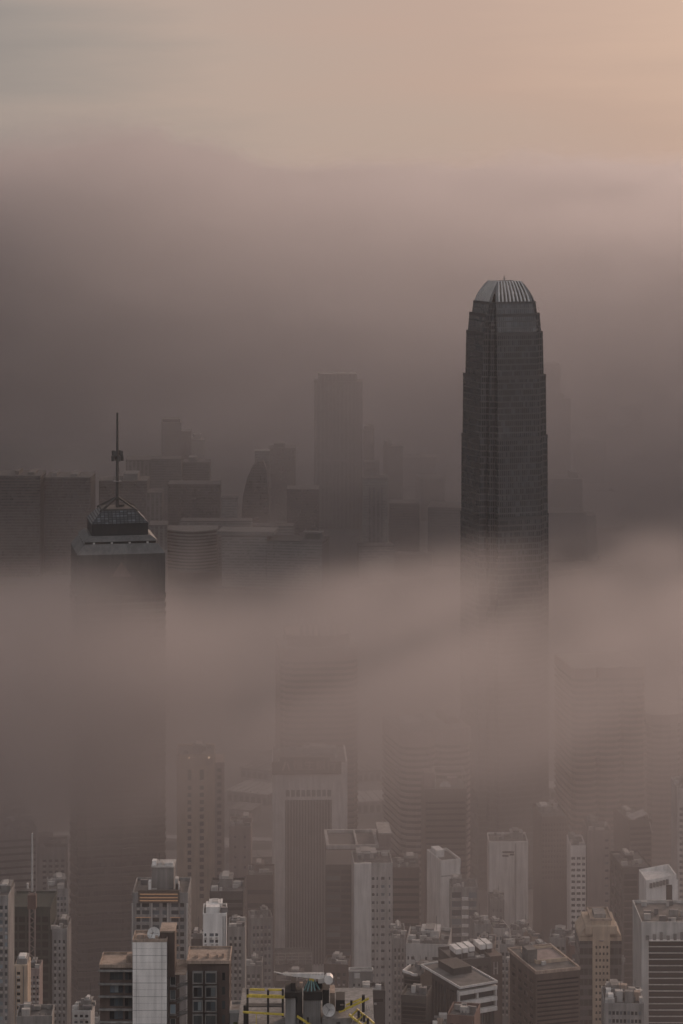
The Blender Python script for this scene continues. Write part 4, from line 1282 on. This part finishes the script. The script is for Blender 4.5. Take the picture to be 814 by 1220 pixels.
MB().box(-w * .34, w * .42, 1, 7, h, h + 1.7).obj('machine_room', K['concrete'], t)
MB().box(-w * .2, w * .3, 1.4, 5, h + 1.7, h + 2.4).obj('water_tank', K['whitepaint'], t)
B('apartment_tower', 'slim patterned mauve tower right of the narrow beige one', 'apartment tower', 34, 47, 1158, 790, 9, 0, 'mauve', front=([(.1, .25), (.4, .6), (.75, .9)], uniq_rows(1163, 6.5, 3.2, 11)), roof=102, rk=dict(n=1))
B('apartment_tower', 'grey window-gridded tower rising behind the slim mauve one', 'apartment tower', 58, 81, 1062, 1000, 18, 8, 'grey', front=(even(5), uniq_rows(1069, 7, 3.6, 20)), left=(even(3), uniq_rows(1069, 7, 3.6, 20)), roof=103)
B('apartment_tower', 'dim slab standing before the grey window-gridded tower', 'apartment tower', 62, 80, 1110, 900, 14, 0, 'grey', front=(even(3, .06, .94, .4), uniq_rows(1120, 8, 3.8, 14)), win='glassdark', roof=104, rk=dict(n=2))
t, w, h = B('office_block', 'large hazy flat-roofed block littered with pale roof plant at left', 'office building', -30, 44, 993, 1280, 60, 14, 'grey', front=(FULL, uniq_rows(1001, 8, 3, 10)), win='glassdark', wname='window_band', roof=105, rk=dict(n=14, lift=False))
rr = random.Random(11)
for k in range(16):
    a, y = rr.uniform(-w * .4, w * .45), rr.uniform(4, 55)
    s = rr.uniform(1, 4)
    MB().box(a, a + s * 1.6, y, y + s, h + .1, h + .6 + s * .5).obj('roof_unit', K[rr.choice(['paleroof', 'white', 'metal', 'concrete'])], t)
MB().box(w * .47, w * .5 + .3, -.3, .6, 30, h + 1.2).obj('corner_pier', K['pale'], t)
B('apartment_tower', 'hazy grey block with four neat columns of windows beside the mast tower', 'apartment tower', 44, 79, 1012, 1240, 20, 4, 'grey', front=(even(4, .16, .98, .6), uniq_rows(1024, 6.6, 3.2, 8)), win='glassdark', roof=106, rk=dict(n=5, rail=True))
B('old_block', 'small pale block with two rooftop boxes at the bottom edge, left of the dark apartments', 'old block', 86, 108, 1206, 720, 8, -3, 'pale', front=(even(3), uniq_rows(1209, 7, 3.4, 3)), roof=107, rk=dict(n=3, par=.5))
B('old_block', 'low dark roof at the bottom left corner', 'old block', 20, 62, 1215, 700, 10, 3, 'concrete', front=(even(4), uniq_rows(1221, 7, 3.4, 2)), roof=108, rk=dict(n=4, lift=False))
B('old_block', 'grey tower in the shadow of the mast tower above the dark apartments', 'apartment tower', 100, 150, 1225, 800, 14, 0, 'dark', front=(even(5), uniq_rows(1232, 8, 4, 4)), roof=109)

# ------------------------------------------------------------------ waterfront sheds, piers and lanes seen between the towers
sheds = [
    (268, 322, 1890, 8, 34, 'paleroof', 'long pale-roofed shed on the waterfront left of the ribbed bank', -24),
    (272, 300, 1830, 10, 20, 'concrete', 'squat grey shed on the waterfront nearest the beige lamp-topped tower', -20),
    (285, 325, 1970, 7, 26, 'roof', 'dark-roofed pier building at the water edge left of the bank', -24),
    (268, 296, 1720, 12, 22, 'pale', 'short white block inland of the grey waterfront shed', 8),
    (296, 326, 1700, 10, 16, 'grey', 'low grey block beside the short white one, left of the bank', 8),
    (418, 458, 1960, 8, 18, 'roof', 'dark pier roof right of the bank beyond the white canopy', 20),
    (440, 464, 1760, 7, 24, 'white', 'bright white canopy roof right of the bank', 6),
    (420, 450, 1700, 9, 20, 'grey', 'grey low terminal below the bright white canopy', 4),
    (424, 468, 1860, 9, 30, 'paleroof', 'pale terminal roof between the white canopy and the water', 12),
    (648, 684, 1900, 9, 20, 'paleroof', 'pale pier roof right of the tallest tower base', -8),
    (650, 684, 1800, 12, 24, 'pale', 'white terminal block right of the tallest tower base', -4),
    (652, 682, 1690, 10, 24, 'concrete', 'grey low block inland of the white terminal', 0),
    (560, 640, 1290, 30, 30, 'grey', 'wide low hazy podium behind the twin white slab', 3),
]
for k, (a, b, D, hh, dp, mk, lab, rot) in enumerate(sheds):
    w = (b - a) * MPP(D)
    t = thing('waterfront_shed', lab, 'low building', (X((a + b) / 2, D), D, ground_z(D)), rot)
    MB().box(-w / 2, w / 2, 0, dp, 0, hh).obj('wall', K['grey'], t)
    mb = MB().box(-w / 2 - .8, w / 2 + .8, -.8, dp + .8, hh, hh + .9)
    for q in range(int(w / 6)):
        mb.box(-w / 2 + 6 * q + 1, -w / 2 + 6 * q + 2.2, 1, dp - 1, hh + .9, hh + 1.5)
    mb.obj('roof', K[mk], t)
    for q in range(int(w / 5)):
        MB().box(-w / 2 + 5 * q + .8, -w / 2 + 5 * q + 4, -.06, .2, 1.0, hh * .7).obj('shutter_bay', K['dark'], t)

# ------------------------------------------------------------------ the far shore
def far(name, label, x0, x1, yt, D, dep, rot, cw, top=None, cat='tower', base=4.5):
    w = (x1 - x0) * MPP(D) / cos(R(rot))
    h = Z(yt, D) - base
    t = thing(name, label, cat, (X((x0 + x1) / 2, D), D, base), rot)
    MB().box(-w / 2, w / 2, 0, dep, 0, h).obj('wall', K[cw], t)
    MB().box(-w / 2 - .3, w / 2 + .3, -.3, dep + .3, h + .004, h + 1.4).obj('roof', K['farroof'], t)
    if top:
        for a, b, hh, mk in top:
            MB().box(w * (a - .5), w * (b - .5), dep * .15, dep * .8, h + 1.4, h + 1.4 + hh).obj('roof_house', K[mk], t)
    return t, w, h


far('far_block', 'broad dark block across the water at the left picture edge', -30, 48, 568, 2990, 60, 0, 'cw_fardark', [(.6, .66, 5, 'dark'), (.8, .9, 3, 'dark')], 'building')
far('far_block', 'broad dark block across the water left of the aerial mast', 53, 108, 570, 3010, 60, 0, 'cw_fardark', [(.15, .25, 4, 'fargrey'), (.55, .7, 3, 'fargrey')], 'building')
far('far_block', 'dark block across the water directly behind the aerial mast', 118, 175, 574, 3080, 50, 0, 'cw_fardark', [(.5, .8, 8, 'fargrey')], 'building')
far('far_block', 'pale ribbed slab across the water right of the aerial mast', 150, 192, 549, 3350, 50, 3, 'cw_fin', None, 'building')
far('far_block', 'short ribbed block below the pale ribbed slab across the water', 174, 193, 588, 3080, 40, 0, 'cw_fin', None, 'building')
far('far_tower', 'dark-capped tower far left across the water', 193, 216, 505, 3600, 40, 5, 'cw_grey', [(.05, .95, 5, 'black')])
far('far_tower', 'lower shoulder tower right of the dark-capped far tower', 216, 228, 515, 3620, 40, 5, 'cw_grey')
far('far_tower', 'pale blunt tower behind the shoulder of the dark-capped far tower', 228, 244, 525, 3750, 40, 5, 'cw_pale', [(.2, .7, 8, 'fargrey')])
far('far_block', 'wide grey hotel slab below the dark-capped far tower', 180, 216, 548, 3300, 40, 0, 'cw_grey', None, 'building')
far('far_block', 'mid grey block below the pale blunt far tower', 218, 250, 552, 3350, 40, 0, 'cw_grey', [(.2, .5, 6, 'fargrey')], 'building')
far('far_block', 'darker low block between far hotel slab and the curved office', 200, 262, 578, 3200, 40, 0, 'cw_fardark', None, 'building')
far('far_block', 'small pale box just left of the far pointed tower', 264, 283, 595, 3120, 30, 0, 'cw_pale', None, 'building')
# pointed curved pair
t = thing('sail_tower', 'far tower with one curved edge narrowing to a point', 'tower', (X(312, 3180), 3180, 4.5))
mq = MPP(3180)
prof = [(-24, 620), (-22, 590), (-17.5, 570), (-11, 555), (-4, 549), (2, 548), (6, 560), (8, 590), (9, 620)]
mb = MB()
n = len(prof)
fz0 = [(x_ * mq, -12 + .0, Z(y, 3180) - 4.5) for x_, y in prof]
fz0 = [(fz0[0][0], -12, 0)] + fz0 + [(fz0[-1][0], -12, 0)]
n = len(fz0)
mb.add(fz0 + [(x_, 18, z) for x_, _, z in fz0], [tuple(range(n - 1, -1, -1)), tuple(range(n, 2 * n))] + [(i, (i + 1) % n, n + (i + 1) % n, n + i) for i in range(n)])
mb.obj('wall', K['cw_fardark'], t)
mb = MB().box(-9 * mq, 9 * mq, 18.1, 40, 0, Z(537, 3200) - 4.5)
mb.obj('rear_slab', K['cw_pale'], t)
far('far_tower', 'dark tower directly right of the far pointed tower', 320, 352, 535, 3500, 40, 0, 'cw_fardark', [(.2, .6, 6, 'dark')])
far('far_block', 'stubby dark block under the dark tower right of the point', 342, 380, 584, 3250, 40, 0, 'cw_fardark', None, 'building')
t, w, h = far('far_tower', 'tallest far tower across the water, broad and flat topped, left of centre', 377, 432, 456, 3420, 50, 4, 'cw_fin')
MB().box(-w * .42, w * .38, 4, 46, h + 1.4, h + 12).obj('crown_storey', K['cw_fin'], t)
MB().box(-w * .5, w * .5, -1.2, -.3, Z(550, 3420) - 4.5, Z(547.5, 3420) - 4.5).obj('setback_ledge', K['fargrey'], t)
for k in range(5):
    MB().box(w * (-.4 + .2 * k) - .4, w * (-.4 + .2 * k) + .4, -1.0, -.3, 20, h - 2).obj('facade_rib', K['fargrey'], t)
far('far_tower', 'narrow tower just right of the tallest far tower', 433, 446, 514, 3550, 30, 0, 'cw_grey', [(.1, .9, 6, 'dark')])
far('far_tower', 'mid-height slab before the narrow far tower', 434, 452, 552, 3380, 30, 0, 'cw_fardark')
t, w, h = far('far_tower', 'white-framed far slab with dark ribbed centre', 432, 462, 571, 3060, 36, 0, 'cw_pale')
MB().box(-w * .26, w * .3, -.5, -.02, 8, h - 10).obj('ribbed_centre', K['cw_fin'], t)
far('far_tower', 'slender far tower right of the white-framed far slab', 461, 480, 533, 3480, 34, 8, 'cw_grey', [(.0, .35, 7, 'fargrey')])
far('far_block', 'low block at the foot of the slender far tower', 464, 500, 601, 3150, 40, 0, 'cw_grey', None, 'building')
far('far_block', 'wide low hall with pale roof edge left of the tallest tower', 510, 556, 606, 3080, 60, -6, 'cw_grey', None, 'building')
far('far_block', 'dim mound-like block left of the tallest tower', 502, 530, 572, 3500, 60, 6, 'cw_grey', None, 'building')
far('far_block', 'faint block beyond the wide low hall', 470, 520, 546, 3900, 60, 0, 'cw_grey', None, 'building')
far('far_block', 'pale quay building at the water below the white-framed far slab', 428, 470, 652, 2980, 30, 4, 'cw_pale', None, 'building')
far('far_block', 'grey ferry hall at the water left of the tallest tower', 470, 515, 662, 3000, 24, -4, 'cw_grey', None, 'building')
# ribbed curved office and long white block
t = thing('curved_office', 'long curved white office with ribbon floors on the far waterfront', 'building', (X(228, 2960), 2960, 4.5), 0)
mc = MPP(2960)
hc = Z(632, 2960) - 4.5
arc = []
for i in range(13):
    f = i / 12
    arc.append(((-30 + 60 * f) * mc, 10 - 34 * sin(pi * f) * .5))
polyc = arc + [(30 * mc, 45), (-30 * mc, 45)]
ipc = [(p[0] * .985, p[1] + 1.0 if p[1] < 40 else 44) for p in polyc]
mb = MB()
nfl = 13
for k in range(nfl):
    mb.prism(polyc, hc - 1.4 - 3.9 * k - (.6 if k else 0), hc - 3.9 * k)
mb.obj('wall', K['fargrey'], t)
for k in range(nfl - 1):
    MB().prism(ipc, hc - 3.9 * (k + 1), hc - 2.0 - 3.9 * k).obj('window_band', K['glassdark'], t)
t, w, h = far('ribbed_office', 'ribbed white wing joined to the left of the curved far office', 178, 199, 627, 2950, 40, 2, 'cw_fin', None, 'building')
t, w, h = far('long_block', 'long pale horizontal-banded block on the far waterfront with raised ends', 264, 318, 640, 2920, 40, -6, 'cw_pale', None, 'building')
MB().box(-w / 2 - 6, w / 2 + 8, 4, 46, h + 1.5, h + 6).obj('upper_storey', K['fargrey'], t)
t, w, h = far('long_block', 'right half of the far waterfront range with dark roof recess', 318, 384, 646, 2910, 46, -10, 'cw_pale', None, 'building')
MB().box(w * .16, w / 2 + .3, -.6, 10, h + 1.4, h + 13).obj('roof_parapet', K['fargrey'], t)
MB().box(w * .2, w * .47, -.75, -.61, h + 4, h + 11).obj('dark_recess', K['black'], t)
far('far_block', 'low pale terrace above the curved far office', 215, 300, 622, 3030, 30, 0, 'cw_pale', None, 'building')
far('far_block', 'pale flat roof above the long far block', 300, 350, 628, 3050, 30, 0, 'cw_pale', None, 'building')
# right side of the tallest tower
far('far_tower', 'grey far tower just right of the tallest tower, highest of its group', 645, 668, 435, 3650, 44, 0, 'cw_grey')
far('far_tower', 'second step of the grey far group right of the tallest tower', 668, 680, 476, 3660, 40, 0, 'cw_grey', [(.0, .35, 8, 'fargrey')])
far('far_tower', 'ghostly wide tower high in the haze at the upper right', 708, 741, 430, 4700, 60, 0, 'cw_grey')
far('far_tower', 'ghostly tower in the haze with wide foot, right side', 745, 766, 487, 4300, 60, 0, 'cw_grey')
far('far_block', 'faint slab left of the ghostly wide-footed tower', 722, 746, 509, 4250, 60, 0, 'cw_grey', None, 'building')
far('far_block', 'faint slab between grey far group and ghostly tower', 684, 720, 530, 3950, 60, 0, 'cw_grey', None, 'building')
far('far_block', 'hazy podium block right of the tallest tower', 650, 694, 572, 3300, 60, 0, 'cw_grey', [(.7, .9, 8, 'fargrey')], 'building')
t, w, h = far('far_block', 'angular concert hall shape at the hazy point right of the tallest tower', 652, 698, 612, 3120, 50, 0, 'cw_grey', None, 'building')
mb = MB().prism([(w / 2 + .02, 0), (w / 2 + 17, 10), (w / 2 + 17, 40), (w / 2 + .02, 50)], 0, h - 3, [(w / 2 + .02, 0), (w / 2 + 14, 10), (w / 2 + 14, 40), (w / 2 + .02, 50)])
mb.obj('side_wing', K['fargrey'], t)


def ship(label, px0, px1, py, D):
    L_ = (px1 - px0) * MPP(D)
    t = thing('ferry', label, 'ship', (X((px0 + px1) / 2, D), D, 0))
    b = L_ * .12
    plan = [(-L_ / 2, 0), (-L_ * .44, -b / 2), (L_ * .38, -b / 2), (L_ / 2, 0), (L_ * .38, b / 2), (-L_ * .44, b / 2)]
    MB().prism([(x_ * .96, y * .8) for x_, y in plan], -1, L_ * .075, plan).obj('hull', K['ship'], t)
    MB().box(-L_ * .36, L_ * .30, -b * .4, b * .4, L_ * .075, L_ * .13).obj('deck_house', K['ship'], t)
    MB().box(L_ * .08, L_ * .2, -b * .3, b * .3, L_ * .13, L_ * .19).obj('bridge', K['ship'], t)
    MB().cyl((-L_ * .2, 0), L_ * .022, L_ * .13, L_ * .2, 8).obj('funnel', K['ship'], t)
    return t


ship('dark ship on hazy water, farthest of three, right', 757, 796, 545, 4350)
ship('dark ship lying near the hazy point right of the tallest tower', 704, 741, 580, 3850)
ship('dark ship cut by the right picture edge', 809, 850, 586, 3850)

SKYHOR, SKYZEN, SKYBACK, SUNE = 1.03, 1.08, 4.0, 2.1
BASELOW, BASEHIGH, FARBASE = .00098, .00004, .00100
TOPAMP, TOPZ, LAYLO, LAYHI = 205, 156, .0008, .0074
FOGCOL, FARCOL, FOGG, VB, STEP = (.55, .54, .563), (.615, .612, .645), .62, 2, 6.0
# ------------------------------------------------------------------ light: dim warm dawn behind cloud, from the right
AZ, EL = 34.0, 18.0
w = bpy.data.worlds.new('World')
sc.world = w
w.use_nodes = True
nt = w.node_tree
N, L = nt.nodes, nt.links
bg = N['Background']
sky = N.new('ShaderNodeTexSky')
sky.sky_type = 'NISHITA'
sky.sun_disc = False
sky.sun_elevation = R(EL)
sky.sun_rotation = R(AZ)
sky.dust_density = 4
sky.altitude = 480
tc = N.new('ShaderNodeTexCoord')
s = N.new('ShaderNodeSeparateXYZ')
L.new(tc.outputs['Generated'], s.inputs[0])
sund = Vector((sin(R(AZ)) * cos(R(EL)), cos(R(AZ)) * cos(R(EL)), sin(R(EL))))
dp = N.new('ShaderNodeVectorMath')
dp.operation = 'DOT_PRODUCT'
L.new(tc.outputs['Generated'], dp.inputs[0])
dp.inputs[1].default_value = sund
# high cloud deck: warm toward the sun, grey away from it, faint streaks
mp = N.new('ShaderNodeMapping')
mp.inputs['Scale'].default_value = (2.6, 2.6, 20)
L.new(tc.outputs['Generated'], mp.inputs[0])
nz = N.new('ShaderNodeTexNoise')
nz.inputs['Scale'].default_value = 1.6
nz.inputs['Detail'].default_value = 6
nz.inputs['Roughness'].default_value = .5
L.new(mp.outputs[0], nz.inputs['Vector'])
ad = N.new('ShaderNodeMath')
ad.operation = 'MULTIPLY_ADD'
ad.inputs[1].default_value = .15
L.new(nz.outputs[0], ad.inputs[0])
L.new(dp.outputs['Value'], ad.inputs[2])
cr = N.new('ShaderNodeValToRGB')
L.new(ad.outputs[0], cr.inputs[0])
e = cr.color_ramp.elements
e[0].position = .22
e[0].color = (.153, .151, .157, 1)
e[1].position = 1.0
e[1].color = (.64, .44, .345, 1)
for p_, c_ in ((.74, (.22, .21, .212, 1)), (.80, (.345, .295, .27, 1)), (.85, (.46, .355, .305, 1)), (.92, (.495, .352, .295, 1))):
    q = e.new(p_)
    q.color = c_
# darker toward the zenith
mr = N.new('ShaderNodeMapRange')
mr.inputs['From Min'].default_value = 0
mr.inputs['From Max'].default_value = .8
mr.inputs['To Min'].default_value = SKYHOR
mr.inputs['To Max'].default_value = SKYZEN
L.new(s.outputs[2], mr.inputs[0])
vs = N.new('ShaderNodeVectorMath')
vs.operation = 'SCALE'
L.new(cr.outputs[0], vs.inputs[0])
# added glow: sky behind the viewer brightened to light the building fronts
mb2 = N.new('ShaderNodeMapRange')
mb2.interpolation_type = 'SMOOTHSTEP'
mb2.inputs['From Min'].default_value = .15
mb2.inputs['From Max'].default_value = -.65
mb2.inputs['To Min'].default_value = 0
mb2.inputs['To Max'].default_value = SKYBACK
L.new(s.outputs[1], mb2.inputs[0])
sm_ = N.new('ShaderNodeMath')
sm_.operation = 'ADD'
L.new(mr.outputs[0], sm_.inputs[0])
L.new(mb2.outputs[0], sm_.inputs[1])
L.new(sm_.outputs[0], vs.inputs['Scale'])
bg.inputs[1].default_value = 0.06
L.new(sky.outputs[0], bg.inputs[0])
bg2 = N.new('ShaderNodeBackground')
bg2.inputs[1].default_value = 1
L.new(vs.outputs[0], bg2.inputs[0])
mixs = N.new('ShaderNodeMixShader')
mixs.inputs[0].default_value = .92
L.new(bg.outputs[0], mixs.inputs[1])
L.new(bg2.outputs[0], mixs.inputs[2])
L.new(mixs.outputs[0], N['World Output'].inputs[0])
sun = bpy.data.lights.new('sun', 'SUN')
so = bpy.data.objects.new('sun', sun)
C.objects.link(so)
sun.energy = SUNE
sun.angle = R(14)
sun.color = (1, .72, .57)
so.rotation_euler = sund.to_track_quat('Z', 'Y').to_euler()


# ------------------------------------------------------------------ fog: density fields in real space
def vmat(name, col, an):
    m = bpy.data.materials.new(name)
    m.use_nodes = True
    t = m.node_tree
    t.nodes.clear()
    o = t.nodes.new('ShaderNodeOutputMaterial')
    v = t.nodes.new('ShaderNodeVolumeScatter')
    v.inputs['Color'].default_value = (*col, 1)
    v.inputs['Anisotropy'].default_value = an
    at = t.nodes.new('ShaderNodeAttribute')
    at.attribute_name = 'density'
    mu = t.nodes.new('ShaderNodeMath')
    mu.operation = 'MULTIPLY'
    mu.inputs[1].default_value = .001
    t.links.new(at.outputs['Fac'], mu.inputs[0])
    t.links.new(mu.outputs[0], v.inputs['Density'])
    # fog darkened through its colour: absorption takes the rest of the light
    ab = t.nodes.new('ShaderNodeVolumeAbsorption')
    ab.inputs['Color'].default_value = (*col, 1)
    t.links.new(mu.outputs[0], ab.inputs['Density'])
    add = t.nodes.new('ShaderNodeAddShader')
    t.links.new(v.outputs[0], add.inputs[0])
    t.links.new(ab.outputs[0], add.inputs[1])
    t.links.new(add.outputs[0], o.inputs['Volume'])
    return m


def fog(name, label, lo, hi, res, build, m):
    ng = bpy.data.node_groups.new(name, 'GeometryNodeTree')
    ng.interface.new_socket('Geometry', in_out='OUTPUT', socket_type='NodeSocketGeometry')
    N, L = ng.nodes, ng.links
    out = N.new('NodeGroupOutput')
    vc = N.new('GeometryNodeVolumeCube')
    sm = N.new('GeometryNodeSetMaterial')
    vc.inputs['Min'].default_value = lo
    vc.inputs['Max'].default_value = hi
    for k, r in zip(('Resolution X', 'Resolution Y', 'Resolution Z'), res):
        vc.inputs[k].default_value = r
    sm.inputs['Material'].default_value = m
    L.new(vc.outputs[0], sm.inputs[0])
    L.new(sm.outputs[0], out.inputs[0])

    def val(x, s):
        if isinstance(x, (int, float)):
            s.default_value = x
        else:
            L.new(x, s)

    def mth(op, a, b=0, c=0):
        n = N.new('ShaderNodeMath')
        n.operation = op
        val(a, n.inputs[0])
        val(b, n.inputs[1])
        val(c, n.inputs[2])
        return n.outputs[0]

    def ss(x, a, b, o0=0., o1=1.):
        n = N.new('ShaderNodeMapRange')
        n.interpolation_type = 'SMOOTHSTEP'
        val(x, n.inputs['Value'])
        val(a, n.inputs['From Min'])
        val(b, n.inputs['From Max'])
        val(o0, n.inputs['To Min'])
        val(o1, n.inputs['To Max'])
        return n.outputs['Result']
    pos = N.new('GeometryNodeInputPosition')
    sx = N.new('ShaderNodeSeparateXYZ')
    L.new(pos.outputs[0], sx.inputs[0])

    def noise(scale, detail=4, rough=.55, off=(0, 0, 0), dist=0.):
        vm = N.new('ShaderNodeVectorMath')
        vm.operation = 'MULTIPLY_ADD'
        rot = N.new('ShaderNodeVectorRotate')
        rot.rotation_type = 'EULER_XYZ'
        rot.inputs['Rotation'].default_value = (.13, .22, .30)
        L.new(pos.outputs[0], rot.inputs['Vector'])
        L.new(rot.outputs[0], vm.inputs[0])
        vm.inputs[1].default_value = scale
        vm.inputs[2].default_value = off
        n = N.new('ShaderNodeTexNoise')
        n.inputs['Scale'].default_value = 1
        n.inputs['Detail'].default_value = detail
        n.inputs['Roughness'].default_value = rough
        n.inputs['Distortion'].default_value = dist
        L.new(vm.outputs[0], n.inputs['Vector'])
        return n.outputs[0]
    d = build(sx.outputs[0], sx.outputs[1], sx.outputs[2], mth, ss, noise)
    L.new(mth('MULTIPLY', d, 1000.0), vc.inputs['Density'])   # the grid keeps densities in 1/km
    me = bpy.data.meshes.new(name)
    me.from_pydata([(0, 0, 0)], [], [])
    o = bpy.data.objects.new(name, me)
    C.objects.link(o)
    md = o.modifiers.new('fog', 'NODES')
    md.node_group = ng
    o['kind'] = 'stuff'
    o['label'] = label
    o['category'] = 'fog'
    return o


def near(x, y, z, mth, ss, noise):
    n1 = noise((1 / 210, 1 / 520, 1 / 160), 4, .58, (0, 0, 0), .3)
    top = mth('ADD', mth('MULTIPLY_ADD', n1, TOPAMP, TOPZ), mth('MULTIPLY_ADD', y, -.11, .11 * 1300))
    n3 = noise((1 / 75, 1 / 260, 1 / 55), 4, .62, (5, 2, 8), .6)
    top = mth('ADD', top, mth('MULTIPLY_ADD', n3, 150, -75))
    a = ss(z, mth('SUBTRACT', top, 50), mth('ADD', top, 24), 1, 0)
    b = ss(z, 150, 226, 0, 1)
    c = mth('MULTIPLY', ss(y, 880, 1170, 0, 1), ss(y, 1690, 1960, 1, .1))
    n2 = noise((1 / 125, 1 / 430, 1 / 62), 5, .6, (3, 7, 1), .8)
    lay = mth('MULTIPLY', mth('MULTIPLY', mth('MULTIPLY', a, b), c), ss(n2, .36, .64, LAYLO, LAYHI))
    # a thicker drift leaning on the mast tower
    def sq(v, c, r):
        q = mth('MULTIPLY_ADD', v, 1 / r, -c / r)
        return mth('MULTIPLY', q, q)
    rr = mth('ADD', mth('ADD', sq(x, -142, 84), sq(y, 1210, 170)), sq(z, 226, 66))
    rr = mth('ADD', rr, mth('MULTIPLY_ADD', n3, 1.6, -.8))
    lay = mth('ADD', lay, mth('MULTIPLY', ss(rr, .25, 1.25, 1, 0), ss(n2, .3, .65, .006, .013)))
    base = mth('MULTIPLY', ss(mth('ADD', z, mth('MULTIPLY', mth('MAXIMUM', mth('SUBTRACT', y, 1000), 0), .2)), 185, 345, BASELOW, BASEHIGH), ss(y, 1350, 1900, 1, .4))
    side = mth('MULTIPLY', ss(x, -100, 330, 1., 1.35), ss(x, -190, -40, 1.08, 1.))
    return mth('MULTIPLY', mth('ADD', lay, base), side)


def farf(x, y, z, mth, ss, noise):
    n1 = noise((1 / 300, 1 / 600, 1 / 200), 6, .66, (1.4, 2.6, .3), 1.)
    bank = ss(y, 4000, 5800, 0, 1)
    top = mth('ADD', mth('MULTIPLY_ADD', n1, 400, 300), ss(mth('ABSOLUTE', mth('ADD', x, 480)), 60, 340, 78, 0))
    a = ss(z, mth('SUBTRACT', top, 18), mth('ADD', top, 12), 1, 0)
    n2 = noise((1 / 300, 1 / 700, 1 / 150), 6, .6, (4.3, 1.7, 3.2), 1.2)
    side = mth('MULTIPLY', ss(x, -760, 250, .05, 1.), ss(x, 50, 700, 1, 2.3))
    d = mth('MULTIPLY_ADD', bank, ss(n2, .35, .65, .0040, .0090), mth('MULTIPLY', mth('MULTIPLY', ss(n2, .36, .64, .5, 1.5), FARBASE), side))
    return mth('MULTIPLY', d, a)


if FOG_ON:
    FM = vmat('fog_volume', FOGCOL, FOGG)
    FM2 = vmat('fog_bank_volume', FARCOL, FOGG)
    FM2.cycles.volume_sampling = 'DISTANCE'
    FM.cycles.volume_sampling = 'DISTANCE'
    fog('fog', 'low fog layer wrapped around the city towers', (-820, 120, 0), (820, 2600, 470), (124, 156, 52), near, FM)
    fog('fog', 'far fog bank across the harbour with ragged top', (-2700, 2620, 0), (2700, 7600, 690), (120, 104, 50), farf, FM2)

sc.view_settings.view_transform = 'Standard'
sc.view_settings.look = 'None'
cy = sc.cycles
cy.max_bounces = 5
cy.volume_bounces = VB
cy.diffuse_bounces = 2
cy.glossy_bounces = 2
cy.transmission_bounces = 2
cy.volume_step_rate = STEP
cy.volume_max_steps = 256
cy.use_denoising = True
cy.use_adaptive_sampling = True
cy.adaptive_threshold = .03
